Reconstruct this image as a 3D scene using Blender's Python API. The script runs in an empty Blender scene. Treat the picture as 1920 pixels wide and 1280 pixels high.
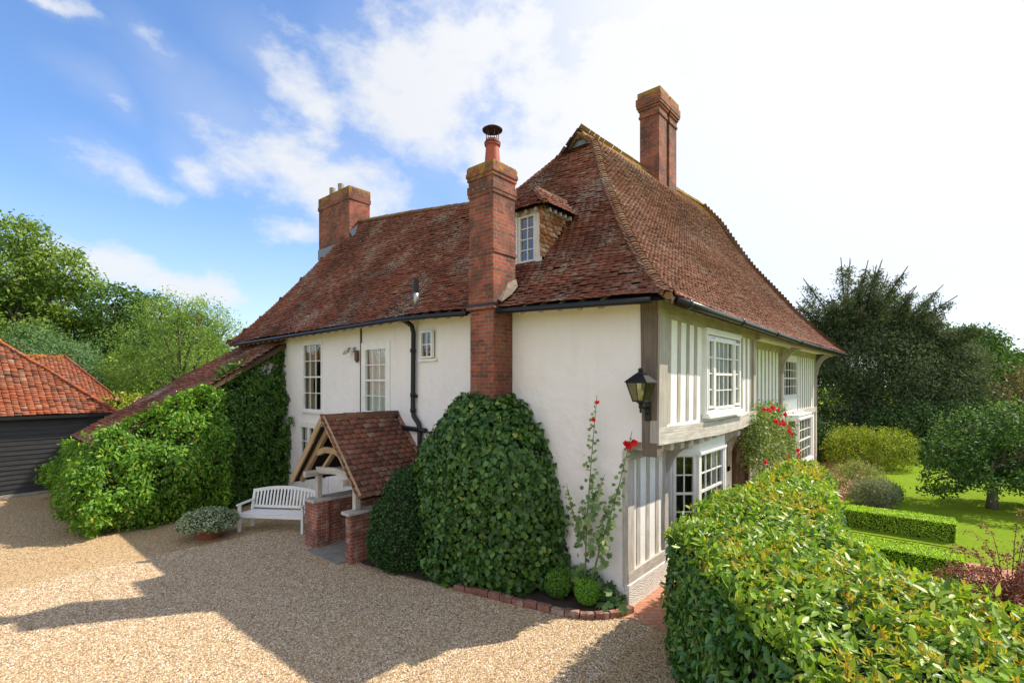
import bpy, math, random
import numpy as np
from mathutils import Vector, Matrix, noise as mnoise
from mathutils.geometry import tessellate_polygon

# ------------------------------------------------------------------ camera, sky, sun, exposure
S = bpy.context.scene
COL = S.collection
CAM = Vector((-7.12, -3.73, 3.6))
FW = Vector((.7592, .6506, 0)).normalized()     # level view direction
RT = Vector((.6508, -.7595, 0)).normalized()    # to the right of the view
cd = bpy.data.cameras.new('camera')
cam = bpy.data.objects.new('camera', cd); COL.objects.link(cam)
cam.location = CAM
cam.rotation_euler = (math.radians(90), 0, math.atan2(FW.y, FW.x) - math.pi/2)
cd.sensor_width = 36; cd.lens = 926/1920*36
cd.shift_y = 75/1920
cd.clip_start = .1; cd.clip_end = 2000
S.camera = cam

SUNV = Vector((3.5, -2.4, 4.6)).normalized()    # towards the sun
sd = bpy.data.lights.new('sun', 'SUN'); sd.energy = 5.0; sd.angle = math.radians(.6); sd.color = (1, .895, .75)
sun = bpy.data.objects.new('sun', sd); COL.objects.link(sun)
sun.rotation_euler = SUNV.to_track_quat('Z', 'Y').to_euler()
sun.location = (20, -20, 30)

W = bpy.data.worlds.new('World'); S.world = W; W.use_nodes = True
wt = W.node_tree; wt.nodes.clear()
def wn(t, **k):
    n = wt.nodes.new(t)
    for a, b in k.items(): setattr(n, a, b)
    return n
def wl(a, b): wt.links.new(a, b)
wo = wn('ShaderNodeOutputWorld'); bg = wn('ShaderNodeBackground'); bg.inputs['Strength'].default_value = .15
sky = wn('ShaderNodeTexSky', sky_type='NISHITA', sun_disc=False)
sky.sun_elevation = math.asin(SUNV.z); sky.sun_rotation = math.atan2(SUNV.x, SUNV.y)
sky.air_density = 1.0; sky.dust_density = .6; sky.ozone_density = 1.5
tc = wn('ShaderNodeTexCoord')
def wmath(op, a, b=None, clamp=False):
    n = wn('ShaderNodeMath', operation=op, use_clamp=clamp)
    for i, x in enumerate((a, b)):
        if x is None: continue
        if isinstance(x, (int, float)): n.inputs[i].default_value = x
        else: wl(x, n.inputs[i])
    return n.outputs[0]
def wrange(v, a, b, c, d, smooth=True):
    n = wn('ShaderNodeMapRange'); n.interpolation_type = 'SMOOTHSTEP' if smooth else 'LINEAR'
    wl(v, n.inputs[0])
    for i, x in enumerate((a, b, c, d)): n.inputs[i+1].default_value = x
    return n.outputs[0]
def skydir(px, py): return (FW + RT*((px-960)/926) + Vector((0, 0, 1))*((715-py)/926)).normalized()
# cloud banks: direction, half length, half height (in thousandths of a radian), slope
BANKS = [(310,118,90,40,30,.62),(185,182,75,36,35,.55),(560,150,140,70,35,.8),(450,262,170,75,32,.85),(620,330,230,100,14,1),
         (790,230,200,150,10,.9),(960,110,200,140,0,1),(690,105,90,80,30,.6),(235,510,210,60,3,.85),(215,335,120,45,12,.5),
         (375,308,70,45,40,.6),(560,438,100,45,-5,.65),(110,5,70,20,10,.7),(1000,300,200,170,0,.95),(1150,180,260,240,0,1.1)]
acc = None
nz0 = wn('ShaderNodeTexNoise'); nz0.inputs['Scale'].default_value = 5.5; nz0.inputs['Detail'].default_value = 7; nz0.inputs['Roughness'].default_value = .6
wl(tc.outputs['Generated'], nz0.inputs['Vector'])
wsub = wn('ShaderNodeVectorMath', operation='SUBTRACT'); wl(nz0.outputs['Color'], wsub.inputs[0]); wsub.inputs[1].default_value = (.5, .5, .5)
wsc = wn('ShaderNodeVectorMath', operation='SCALE'); wl(wsub.outputs[0], wsc.inputs[0]); wsc.inputs['Scale'].default_value = .12
wadd = wn('ShaderNodeVectorMath', operation='ADD'); wl(tc.outputs['Generated'], wadd.inputs[0]); wl(wsc.outputs[0], wadd.inputs[1])
for (px, py, L, H, ang, wgt) in BANKS:
    d = skydir(px, py)
    k = (FW.dot(d))
    h = d.cross(Vector((0, 0, 1))).normalized(); u = h.cross(d)
    a = math.radians(-ang)
    e1 = (h*math.cos(a) + u*math.sin(a))/(L/926*k); e2 = (u*math.cos(a) - h*math.sin(a))/(H/926*k)
    d1 = wn('ShaderNodeVectorMath', operation='DOT_PRODUCT'); wl(wadd.outputs[0], d1.inputs[0]); d1.inputs[1].default_value = e1
    d2 = wn('ShaderNodeVectorMath', operation='DOT_PRODUCT'); wl(wadd.outputs[0], d2.inputs[0]); d2.inputs[1].default_value = e2
    cx = wn('ShaderNodeCombineXYZ'); wl(d1.outputs['Value'], cx.inputs[0]); wl(d2.outputs['Value'], cx.inputs[1])
    ds = wn('ShaderNodeVectorMath', operation='DISTANCE'); wl(cx.outputs[0], ds.inputs[0]); ds.inputs[1].default_value = (d.dot(e1), d.dot(e2), 0)
    m = wrange(ds.outputs['Value'], .0, 1.6, wgt, 0)
    acc = m if acc is None else wmath('MAXIMUM', acc, m)
nz1 = wn('ShaderNodeTexNoise'); nz1.inputs['Scale'].default_value = 4; nz1.inputs['Detail'].default_value = 9; nz1.inputs['Roughness'].default_value = .58
wsq = wn('ShaderNodeVectorMath', operation='MULTIPLY'); wl(tc.outputs['Generated'], wsq.inputs[0]); wsq.inputs[1].default_value = (1, 1, 1.7)
wl(wsq.outputs[0], nz1.inputs['Vector'])
nz2 = wn('ShaderNodeTexNoise'); nz2.inputs['Scale'].default_value = 9; nz2.inputs['Detail'].default_value = 8; nz2.inputs['Roughness'].default_value = .62
wl(wsq.outputs[0], nz2.inputs['Vector'])
fb = wmath('ADD', wmath('MULTIPLY', wmath('SUBTRACT', nz1.outputs['Fac'], .5), 2.0), wmath('MULTIPLY', wmath('SUBTRACT', nz2.outputs['Fac'], .5), 1.5))
cl = wrange(wmath('ADD', wmath('MULTIPLY', acc, 1.12), fb), .20, 1.10, 0, 1)
cl = wmath('MAXIMUM', cl, wmath('MULTIPLY', acc, .30))
# bright thin cloud and glare round the sun's side of the sky
gd = wn('ShaderNodeVectorMath', operation='DOT_PRODUCT'); wl(tc.outputs['Generated'], gd.inputs[0]); gd.inputs[1].default_value = skydir(1780, -140)
gl = wrange(gd.outputs['Value'], .64, .97, 0, .95)
hz = wn('ShaderNodeSeparateXYZ'); wl(tc.outputs['Generated'], hz.inputs[0])
hzm = wrange(hz.outputs[2], 0, .35, .45, 0)
# unseen broken cloud, added behind the viewer to brighten the shaded wall and gravel
bd = wn('ShaderNodeVectorMath', operation='DOT_PRODUCT'); wl(tc.outputs['Generated'], bd.inputs[0]); bd.inputs[1].default_value = FW
rear_fill = wmath('MULTIPLY', wrange(bd.outputs['Value'], .15, -.45, 0, 1), wrange(nz1.outputs['Fac'], .36, .56, .35, 1))
cl2 = wmath('MAXIMUM', wmath('MAXIMUM', wmath('MULTIPLY', cl, .95), gl), wmath('MAXIMUM', hzm, rear_fill))
tint = wn('ShaderNodeMix', data_type='RGBA', blend_type='MULTIPLY'); tint.inputs[0].default_value = 1
wl(sky.outputs[0], tint.inputs[6]); tint.inputs[7].default_value = (.82, 1.0, 1.22, 1)
cloudc = wn('ShaderNodeMix', data_type='RGBA'); wl(gl, cloudc.inputs[0])
cloudc.inputs[6].default_value = (4.25, 4.35, 4.5, 1); cloudc.inputs[7].default_value = (4.9, 4.9, 4.9, 1)
cloudb = wn('ShaderNodeMix', data_type='RGBA'); wl(rear_fill, cloudb.inputs[0]); wl(cloudc.outputs[2], cloudb.inputs[6]); cloudb.inputs[7].default_value = (5.6, 5.6, 5.75, 1)
mx = wn('ShaderNodeMix', data_type='RGBA'); wl(cl2, mx.inputs[0]); wl(tint.outputs[2], mx.inputs[6]); wl(cloudb.outputs[2], mx.inputs[7])
wl(mx.outputs[2], bg.inputs['Color']); wl(bg.outputs[0], wo.inputs[0])
S.view_settings.view_transform = 'Standard'; S.view_settings.look = 'None'; S.view_settings.gamma = 1
S.view_settings.exposure = 0.5
S.cycles.max_bounces = 6; S.cycles.transparent_max_bounces = 12

# ------------------------------------------------------------------ helpers
rng = np.random.default_rng(7); random.seed(7)
Z3 = Vector((0, 0, 1))
def vnoise(P, f=1.0, seed=0):
    P = np.asarray(P, float)*f + seed*17.31
    i = np.floor(P).astype(np.int64); t = P - i; t = t*t*(3-2*t)
    def h(a, b, c):
        n = (a*374761393 + b*668265263 + c*2147483647 + seed*974711) & 0xffffffff
        n = ((n ^ (n >> 13))*1274126177) & 0xffffffff
        return ((n ^ (n >> 16)) & 0xffff)/65535.0
    r = 0
    for dx in (0, 1):
        for dy in (0, 1):
            for dz in (0, 1):
                w = (t[..., 0] if dx else 1-t[..., 0])*(t[..., 1] if dy else 1-t[..., 1])*(t[..., 2] if dz else 1-t[..., 2])
                r = r + w*h(i[..., 0]+dx, i[..., 1]+dy, i[..., 2]+dz)
    return r*2-1
def norm(a): return a/np.maximum(np.linalg.norm(a, axis=-1, keepdims=True), 1e-9)

def wloc(o):
    v = Vector((0, 0, 0))
    while o is not None: v = v + o.location; o = o.parent
    return v
def link(name, me, parent):
    o = bpy.data.objects.new(name, me); COL.objects.link(o)
    if parent is not None: o.parent = parent
    return o
def raw_mesh(name, V, F, mats, parent=None, smooth=False, midx=None, uv=None, k=None):
    """V (n,3) world coords; F list of index tuples, or an array (m,k)"""
    V = np.asarray(V, np.float32)
    off = np.array(wloc(parent), np.float32) if parent is not None else np.zeros(3, np.float32)
    V = V - off
    me = bpy.data.meshes.new(name)
    if isinstance(F, np.ndarray):
        m, kk = F.shape
        me.vertices.add(len(V)); me.vertices.foreach_set('co', V.ravel())
        me.loops.add(m*kk); me.loops.foreach_set('vertex_index', F.astype(np.int32).ravel())
        me.polygons.add(m); me.polygons.foreach_set('loop_start', np.arange(0, m*kk, kk, dtype=np.int32))
        me.update(calc_edges=True)
    else:
        me.from_pydata(V.tolist(), [], F); me.update()
    for mt in (mats if isinstance(mats, (list, tuple)) else [mats]): me.materials.append(mt)
    if midx is not None: me.polygons.foreach_set('material_index', np.asarray(midx, np.int32))
    if smooth: me.polygons.foreach_set('use_smooth', np.ones(len(me.polygons), bool))
    if uv is not None:
        l = me.uv_layers.new(name='UVMap'); l.data.foreach_set('uv', np.asarray(uv, np.float32).ravel())
    me.validate(clean_customdata=False)
    return link(name, me, parent)

class MB:
    """collects shapes with metric UVs and links them as one mesh"""
    def __init__(s): s.v = []; s.f = []; s.u = []; s.m = []; s.xf = None; s.mi = 0
    def add(s, vs, fs, uvs=None):
        b = len(s.v)
        P = [Vector(p) for p in vs]
        if s.xf is not None: P = [s.xf @ p for p in P]
        s.v += P
        for k, f in enumerate(fs):
            s.f.append(tuple(b+i for i in f)); s.m.append(s.mi)
            if uvs is not None: s.u.append(uvs[k]); continue
            p = [P[i] for i in f]
            n = (p[1]-p[0]).cross(p[2]-p[0])
            if len(p) > 3: n = n + (p[2]-p[0]).cross(p[3]-p[0])
            if n.length < 1e-12: n = Vector((0, 0, 1))
            n.normalize()
            if abs(n.z) > .95: s.u.append([(q.x, q.y) for q in p])
            else:
                t = Z3.cross(n).normalized(); w = n.cross(t)
                s.u.append([(q.dot(t), q.dot(w)) for q in p])
    def quad(s, a, b, c, d): s.add([a, b, c, d], [(0, 1, 2, 3)])
    def poly(s, ps): s.add(ps, [tuple(range(len(ps)))])
    def box(s, x0, x1, y0, y1, z0, z1):
        s.add([(x0,y0,z0),(x1,y0,z0),(x1,y1,z0),(x0,y1,z0),(x0,y0,z1),(x1,y0,z1),(x1,y1,z1),(x0,y1,z1)],
              [(0,3,2,1),(4,5,6,7),(0,1,5,4),(1,2,6,5),(2,3,7,6),(3,0,4,7)])
    def obox(s, O, ex, ey, ez, a, b, c):
        O = Vector(O); ex = Vector(ex); ey = Vector(ey); ez = Vector(ez)
        P = [O+ex*x+ey*y+ez*z for z in c for (x, y) in ((a[0],b[0]),(a[1],b[0]),(a[1],b[1]),(a[0],b[1]))]
        fs = [(0,3,2,1),(4,5,6,7),(0,1,5,4),(1,2,6,5),(2,3,7,6),(3,0,4,7)]
        if ex.cross(ey).dot(ez) < 0: fs = [f[::-1] for f in fs]
        s.add(P, fs)
    def beam(s, p0, p1, w, h, up=(0, 0, 1), w1=None, h1=None):
        """bar with uv v along its length"""
        p0 = Vector(p0); p1 = Vector(p1); d = (p1-p0); L = d.length; d.normalize()
        x = d.cross(Vector(up))
        if x.length < 1e-4: x = d.cross(Vector((1, 0, 0)))
        x.normalize(); y = x.cross(d)
        w1 = w if w1 is None else w1; h1 = h if h1 is None else h1
        P = [p0+x*a*w/2+y*b*h/2 for a, b in ((-1,-1),(1,-1),(1,1),(-1,1))]+[p1+x*a*w1/2+y*b*h1/2 for a, b in ((-1,-1),(1,-1),(1,1),(-1,1))]
        fs = []; us = []; o = random.random()*20
        for i in range(4):
            j = (i+1) % 4; fs.append((i, j, j+4, i+4)); ww = w if i % 2 == 0 else h
            us.append([(o+i, 0), (o+i+ww, 0), (o+i+ww, L), (o+i, L)])
        fs += [(3, 2, 1, 0), (4, 5, 6, 7)]; us += [[(o, 0), (o+w, 0), (o+w, h*.2), (o, h*.2)]]*2
        s.add(P, fs, us)
    def curve_beam(s, pts, w, h, up):
        for a, b in zip(pts[:-1], pts[1:]): s.beam(a, b, w, h, up)
    def tube(s, pts, r, n=8, cap=True, r1=None):
        pts = [Vector(p) for p in pts]; m = len(pts)
        rs = r if isinstance(r, (list, tuple)) else [r + ((r1-r)*i/(m-1) if r1 is not None else 0) for i in range(m)]
        V = []; x = None
        for i, p in enumerate(pts):
            d = (pts[min(i+1, m-1)] - pts[max(i-1, 0)]).normalized()
            if x is None:
                x = d.cross(Z3)
                if x.length < .05: x = d.cross(Vector((1, 0, 0)))
            x = (x - d*x.dot(d)).normalized(); y = d.cross(x)
            for k in range(n):
                a = 2*math.pi*k/n; V.append(p + x*math.cos(a)*rs[i] + y*math.sin(a)*rs[i])
        F = []; U = []; L = 0
        for i in range(m-1):
            l = (pts[i+1]-pts[i]).length
            for k in range(n):
                F.append((i*n+k, i*n+(k+1) % n, (i+1)*n+(k+1) % n, (i+1)*n+k))
                c = 2*math.pi*rs[i]/n; U.append([(k*c, L), (k*c+c, L), (k*c+c, L+l), (k*c, L+l)])
            L += l
        if cap:
            F += [tuple(range(n))[::-1], tuple((m-1)*n+k for k in range(n))]; U += [[(0, 0)]*n]*2
        s.add(V, F, U)
    def lathe(s, c, prof, n=20):
        c = Vector(c); V = [c+Vector((r*math.cos(2*math.pi*k/n), r*math.sin(2*math.pi*k/n), z)) for r, z in prof for k in range(n)]
        F = [(i*n+k, i*n+(k+1) % n, (i+1)*n+(k+1) % n, (i+1)*n+k) for i in range(len(prof)-1) for k in range(n)]
        F += [tuple(range(n))[::-1], tuple((len(prof)-1)*n+k for k in range(n))]
        s.add(V, F)
    def build(s, name, mats, parent=None, smooth=False, bevel=0):
        uv = [c for f in s.u for c in f]
        o = raw_mesh(name, [tuple(p) for p in s.v], s.f, mats, parent, smooth, s.m, None)
        l = o.data.uv_layers.new(name='UVMap')
        if len(l.data) == len(uv): l.data.foreach_set('uv', np.array(uv, np.float32).ravel())
        if bevel:
            b = o.modifiers.new('bevel', 'BEVEL'); b.width = bevel; b.segments = 2; b.limit_method = 'ANGLE'; b.angle_limit = math.radians(50)
        return o

def thing(name, label, cat, loc, group=None):
    o = bpy.data.objects.new(name, None); COL.objects.link(o); o.location = loc; o.empty_display_size = .3
    o['label'] = label; o['category'] = cat
    if group: o['group'] = group
    return o
def tag(o, label, cat, group=None):
    o['label'] = label; o['category'] = cat
    if group: o['group'] = group
    return o
def struct(o, label, cat):
    o['kind'] = 'structure'; o['label'] = label; o['category'] = cat; return o
def spot(right, fwd, z=0): return Vector((CAM.x, CAM.y, 0)) + RT*right + FW*fwd + Z3*z   # a place in metres right of / ahead of the viewer

# ---- many small pieces as one mesh (numpy)
def inst(TV, TF, P, X, Y, Zn, S3):
    """TV (k,3) template, P (n,3), frames, S3 (n,3) or (n,) scale -> V,F"""
    TV = np.asarray(TV, float); n = len(P); k = len(TV)
    if np.ndim(S3) == 1: S3 = np.stack([S3]*3, 1)
    L = TV[None]*S3[:, None, :]
    V = P[:, None, :] + L[..., 0:1]*X[:, None, :] + L[..., 1:2]*Y[:, None, :] + L[..., 2:3]*Zn[:, None, :]
    V = V.reshape(-1, 3)
    F = (np.asarray(TF)[None] + (np.arange(n)*k)[:, None, None]).reshape(-1, len(TF[0]))
    return V, F
# leaf shapes (x across, y along, z out), all quads
LEAF_LONG = ([(0,0,0),(.17,.3,.03),(0,.33,-.02),(-.17,.3,.03),(.15,.65,.02),(0,.68,-.03),(-.15,.65,.02),(0,1,-.06)],
             [(0,1,2,2),(0,2,3,3),(1,4,5,2),(2,5,6,3),(4,7,5,5),(5,7,6,6)])
LEAF_OVAL = ([(0,0,0),(.3,.38,.06),(0,.45,-.03),(-.3,.38,.06),(0,1,-.1)], [(0,1,2,2),(1,4,2,2),(0,2,3,3),(2,4,3,3)])
LEAF_SLIM = ([(0,0,0),(.16,.4,.03),(0,1,-.05),(-.16,.4,.03)], [(0,1,2,3)])
LEAF_WIDE = ([(0,0,0),(.42,.3,.06),(.25,.75,.02),(0,1,-.12),(-.25,.75,.02),(-.42,.3,.06),(0,.45,-.03)], [(0,1,2,6),(6,2,3,4),(0,6,4,5)])
def fan(t):   # quads with a doubled index are written as triangles
    V, F = t; T = []
    for f in F:
        a, b, c, d = f; T.append((a, b, c))
        if d != c: T.append((a, c, d))
    return V, T
LEAF_LONG, LEAF_OVAL, LEAF_SLIM, LEAF_WIDE = [fan(t) for t in (LEAF_LONG, LEAF_OVAL, LEAF_SLIM, LEAF_WIDE)]
def leaves(name, P, Nn, size, tmpl, mat, parent, jit=.6, droop=.5, up=0, out=.3, var=.35, aspect=1.0):
    n = len(P)
    Zn = norm(Nn + jit*rng.normal(size=(n, 3)))
    Y = rng.normal(size=(n, 3))*.7 + out*Nn + np.array([0, 0, up-droop])
    Y = norm(Y - Zn*np.sum(Y*Zn, 1, keepdims=True)); X = np.cross(Y, Zn)
    s = size*(1 + var*rng.uniform(-1, 1, n))
    V, F = inst(tmpl[0], tmpl[1], P, X, Y, Zn, np.stack([s*aspect, s, s], 1))
    return raw_mesh(name, V, F, mat, parent)
def sample_tris(V, F, n):
    V = np.asarray(V, float); T = []
    for f in F:
        for i in range(1, len(f)-1): T.append((f[0], f[i], f[i+1]))
    T = np.array(T); a, b, c = V[T[:, 0]], V[T[:, 1]], V[T[:, 2]]
    cr = np.cross(b-a, c-a); ar = np.linalg.norm(cr, axis=1)/2
    i = rng.choice(len(T), n, p=ar/ar.sum())
    r1 = np.sqrt(rng.random(n))[:, None]; r2 = rng.random(n)[:, None]
    P = a[i]*(1-r1) + b[i]*r1*(1-r2) + c[i]*r1*r2
    return P, norm(cr[i]), ar.sum()
def hull_foliage(V, F, dens, size, tmpl, mat, parent, core_mat, depth=.12, rough=.1, rf=1.5, name='foliage', core_in=.14, layers=None, **kw):
    """leaves spread through the outer shell of a closed shape, with twiggy stuff inside"""
    V = np.asarray(V, float)
    P, Nn, A = sample_tris(V, F, 10)
    n = int(A*dens)
    P, Nn, A = sample_tris(V, F, n)
    d = -depth*rng.random(n)**1.3 + rough*vnoise(P, rf, 3) + rough*.6*vnoise(P, rf*2.7, 5)
    P = P + Nn*d[:, None]
    o = leaves(name, P, Nn, size, tmpl, mat, parent, **kw)
    # vertex normals for the inner twig mass
    vn = np.zeros_like(V)
    for f in F:
        a, b, c = V[f[0]], V[f[1]], V[f[2]]; nn = np.cross(b-a, c-a)
        for i in f: vn[i] += nn
    vn = norm(vn)
    C = V - vn*(core_in - rough*vnoise(V, rf, 3)[:, None]*.8)
    raw_mesh('twigs', C, [tuple(f) for f in F], core_mat, parent)
    return o

# ------------------------------------------------------------------ materials
class NM:
    def __init__(s, name):
        s.m = bpy.data.materials.new(name); s.m.use_nodes = True; s.t = s.m.node_tree; s.t.nodes.clear()
        s.out = s.n('ShaderNodeOutputMaterial'); s.b = s.n('ShaderNodeBsdfPrincipled'); s.l(s.b.outputs[0], s.out.inputs[0])
        s.b.inputs['Specular IOR Level'].default_value = .35
    def n(s, t, **k):
        x = s.t.nodes.new(t)
        for a, b in k.items(): setattr(x, a, b)
        return x
    def l(s, a, b): s.t.links.new(a, b)
    def put(s, inp, v):
        if v is None: return
        if hasattr(v, 'is_output'): s.l(v, inp)
        elif isinstance(v, (tuple, list)): inp.default_value = tuple(v)+((1,) if len(v) == 3 and inp.type == 'RGBA' else ())
        else: inp.default_value = v
    def pos(s): return s.n('ShaderNodeNewGeometry').outputs['Position']
    def island(s): return s.n('ShaderNodeNewGeometry').outputs['Random Per Island']
    def uv(s): return s.n('ShaderNodeTexCoord').outputs['UV']
    def scalev(s, v, k):
        x = s.n('ShaderNodeVectorMath', operation='MULTIPLY'); s.l(v, x.inputs[0]); x.inputs[1].default_value = k; return x.outputs[0]
    def noise(s, vec, scale, detail=4, rough=.55, dist=0):
        x = s.n('ShaderNodeTexNoise'); s.l(vec, x.inputs['Vector']); x.inputs['Scale'].default_value = scale
        x.inputs['Detail'].default_value = detail; x.inputs['Roughness'].default_value = rough; x.inputs['Distortion'].default_value = dist
        return x.outputs['Fac']
    def ramp(s, fac, stops, interp='LINEAR'):
        x = s.n('ShaderNodeValToRGB'); x.color_ramp.interpolation = interp
        e = x.color_ramp.elements
        while len(e) < len(stops): e.new(.5)
        for i, (p, c) in enumerate(stops):
            e[i].position = p; e[i].color = tuple(c)+(1,) if isinstance(c, (tuple, list)) else (c, c, c, 1)
        s.l(fac, x.inputs[0]); return x.outputs[0]
    def mix(s, fac, a, b, bt='MIX'):
        x = s.n('ShaderNodeMix', data_type='RGBA', blend_type=bt)
        s.put(x.inputs[0], fac); s.put(x.inputs[6], a); s.put(x.inputs[7], b); return x.outputs[2]
    def math(s, op, a, b=None, c=None, clamp=False):
        x = s.n('ShaderNodeMath', operation=op, use_clamp=clamp)
        for i, v in enumerate((a, b, c)): s.put(x.inputs[i], v)
        return x.outputs[0]
    def bump(s, h, dist=.01, strength=1):
        x = s.n('ShaderNodeBump'); s.l(h, x.inputs['Height']); x.inputs['Distance'].default_value = dist; x.inputs['Strength'].default_value = strength
        s.l(x.outputs[0], s.b.inputs['Normal']); return x
    def col(s, v): s.put(s.b.inputs['Base Color'], v)
    def rough(s, v): s.put(s.b.inputs['Roughness'], v)

def m_plain(name, c, rough=.6, noise_amt=.12, metal=0, bump=0):
    m = NM(name); n = m.noise(m.pos(), 9, 5)
    m.col(m.mix(m.ramp(n, [(.3, 0), (.75, 1)]), tuple(x*(1-noise_amt) for x in c), tuple(min(1, x*(1+noise_amt)) for x in c)))
    m.rough(rough); m.b.inputs['Metallic'].default_value = metal
    if bump: m.bump(m.noise(m.pos(), 40, 3), bump)
    return m.m
def m_plaster():
    m = NM('limewashed plaster'); p = m.pos()
    a = m.noise(p, .9, 6, .6); b = m.noise(p, 6, 6, .6); st = m.noise(m.scalev(p, (3, 3, .35)), 1.5, 5, .65)
    c = m.mix(m.ramp(a, [(.3, 0), (.7, 1)]), (.80, .745, .74), (.84, .80, .795))
    c = m.mix(m.math('MULTIPLY', m.ramp(st, [(.52, 0), (.82, 1)]), .28), c, (.62, .54, .49))
    c = m.mix(m.math('MULTIPLY', m.ramp(m.noise(p, 3.1, 7, .7), [(.58, 0), (.72, 1)]), .3), c, (.86, .82, .79))
    sx = m.n('ShaderNodeSeparateXYZ'); m.l(p, sx.inputs[0])
    lo = m.n('ShaderNodeMapRange'); m.l(sx.outputs[2], lo.inputs[0]); lo.inputs[1].default_value = .75; lo.inputs[2].default_value = 0
    c = m.mix(m.math('MULTIPLY', m.math('MULTIPLY', lo.outputs[0], m.ramp(m.noise(p, 7, 6, .7), [(.35, 0), (.65, 1)])), .35), c, (.42, .36, .27))
    m.col(c); m.rough(.9)
    m.bump(m.math('ADD', m.math('MULTIPLY', m.noise(p, 2.2, 3), 2.2), m.math('MULTIPLY', b, .5)), .022)
    return m.m
def m_white(name='white gloss paint', c=(.80, .79, .77)):
    m = NM(name); n = m.noise(m.pos(), 5, 6)
    m.col(m.mix(m.ramp(n, [(.45, 0), (.8, 1)]), c, tuple(x*.86 for x in c))); m.rough(.38); return m.m
def m_timber(name, dark, light, white=0.0):
    m = NM(name); u = m.uv(); g = m.noise(m.scalev(u, (46, 1.4, 1)), 1.0, 6, .6, .4); f = m.noise(m.pos(), 2.2, 4)
    c = m.ramp(g, [(.28, dark), (.52, tuple((a+b)/2 for a, b in zip(dark, light))), (.75, light)])
    c = m.mix(m.math('MULTIPLY', m.ramp(f, [(.4, 0), (.7, 1)]), .4), c, tuple(x*1.25 for x in light))
    if white:
        w = m.noise(m.scalev(u, (14, 2.2, 1)), 1.2, 6, .7)
        c = m.mix(m.math('MULTIPLY', m.ramp(w, [(.45, 0), (.6, 1)]), white), c, (.68, .65, .60))
    m.col(c); m.rough(.85); m.bump(g, .008); return m.m
def m_brick(name, c1, c2, mortar, lichen_z=None, white=0.0, sc=1.0):
    m = NM(name); u = m.uv(); p = m.pos()
    wob = m.n('ShaderNodeVectorMath', operation='ADD'); m.l(u, wob.inputs[0])
    nz = m.n('ShaderNodeTexNoise'); m.l(p, nz.inputs['Vector']); nz.inputs['Scale'].default_value = 9
    m.l(m.scalev(nz.outputs['Color'], (.012, .012, 0)), wob.inputs[1])
    br = m.n('ShaderNodeTexBrick'); m.l(wob.outputs[0], br.inputs['Vector'])
    br.inputs['Scale'].default_value = 1; br.inputs['Brick Width'].default_value = .225*sc; br.inputs['Row Height'].default_value = .072*sc
    br.inputs['Mortar Size'].default_value = .007; br.inputs['Mortar Smooth'].default_value = .25; br.inputs['Bias'].default_value = -.15
    br.inputs['Color1'].default_value = c1+(1,); br.inputs['Color2'].default_value = c2+(1,); br.inputs['Mortar'].default_value = mortar+(1,)
    c = br.outputs['Color']
    v = m.noise(p, 1.6, 6, .65); sp = m.noise(p, 17, 5, .6)
    c = m.mix(m.math('MULTIPLY', m.ramp(v, [(.40, 0), (.60, 1)]), .72), c, (.075, .038, .030))
    c = m.mix(m.math('MULTIPLY', m.ramp(m.noise(m.scalev(p, (1, 1, .35)), 2.6, 5, .7), [(.52, 0), (.70, 1)]), .4), c, (.24, .17, .12))
    c = m.mix(m.math('MULTIPLY', m.ramp(sp, [(.55, 0), (.75, 1)]), .45), c, (.42, .25, .15))
    if white: c = m.mix(m.math('MULTIPLY', m.ramp(m.noise(p, 5, 5, .7), [(.53, 0), (.62, 1)]), white), c, (.60, .54, .47))
    if lichen_z is not None:
        sx = m.n('ShaderNodeSeparateXYZ'); m.l(p, sx.inputs[0])
        h = m.n('ShaderNodeMapRange'); m.l(sx.outputs[2], h.inputs[0])
        h.inputs[1].default_value = lichen_z-.55; h.inputs[2].default_value = lichen_z+.1
        k = m.math('ADD', m.math('MULTIPLY', h.outputs[0], .42), m.noise(p, 4.5, 6, .7))
        c = m.mix(m.math('MULTIPLY', m.ramp(k, [(.72, 0), (.86, 1)]), .9), c, (.36, .19, .025))
        c = m.mix(m.math('MULTIPLY', m.ramp(m.noise(p, 11, 5, .7), [(.6, 0), (.7, 1)]), .5), c, (.40, .36, .28))
    m.col(c); m.rough(.9)
    hgt = m.math('SUBTRACT', m.math('MULTIPLY', sp, .5), m.math('MULTIPLY', br.outputs['Fac'], 1.0)); m.bump(hgt, .012)
    return m.m
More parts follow.
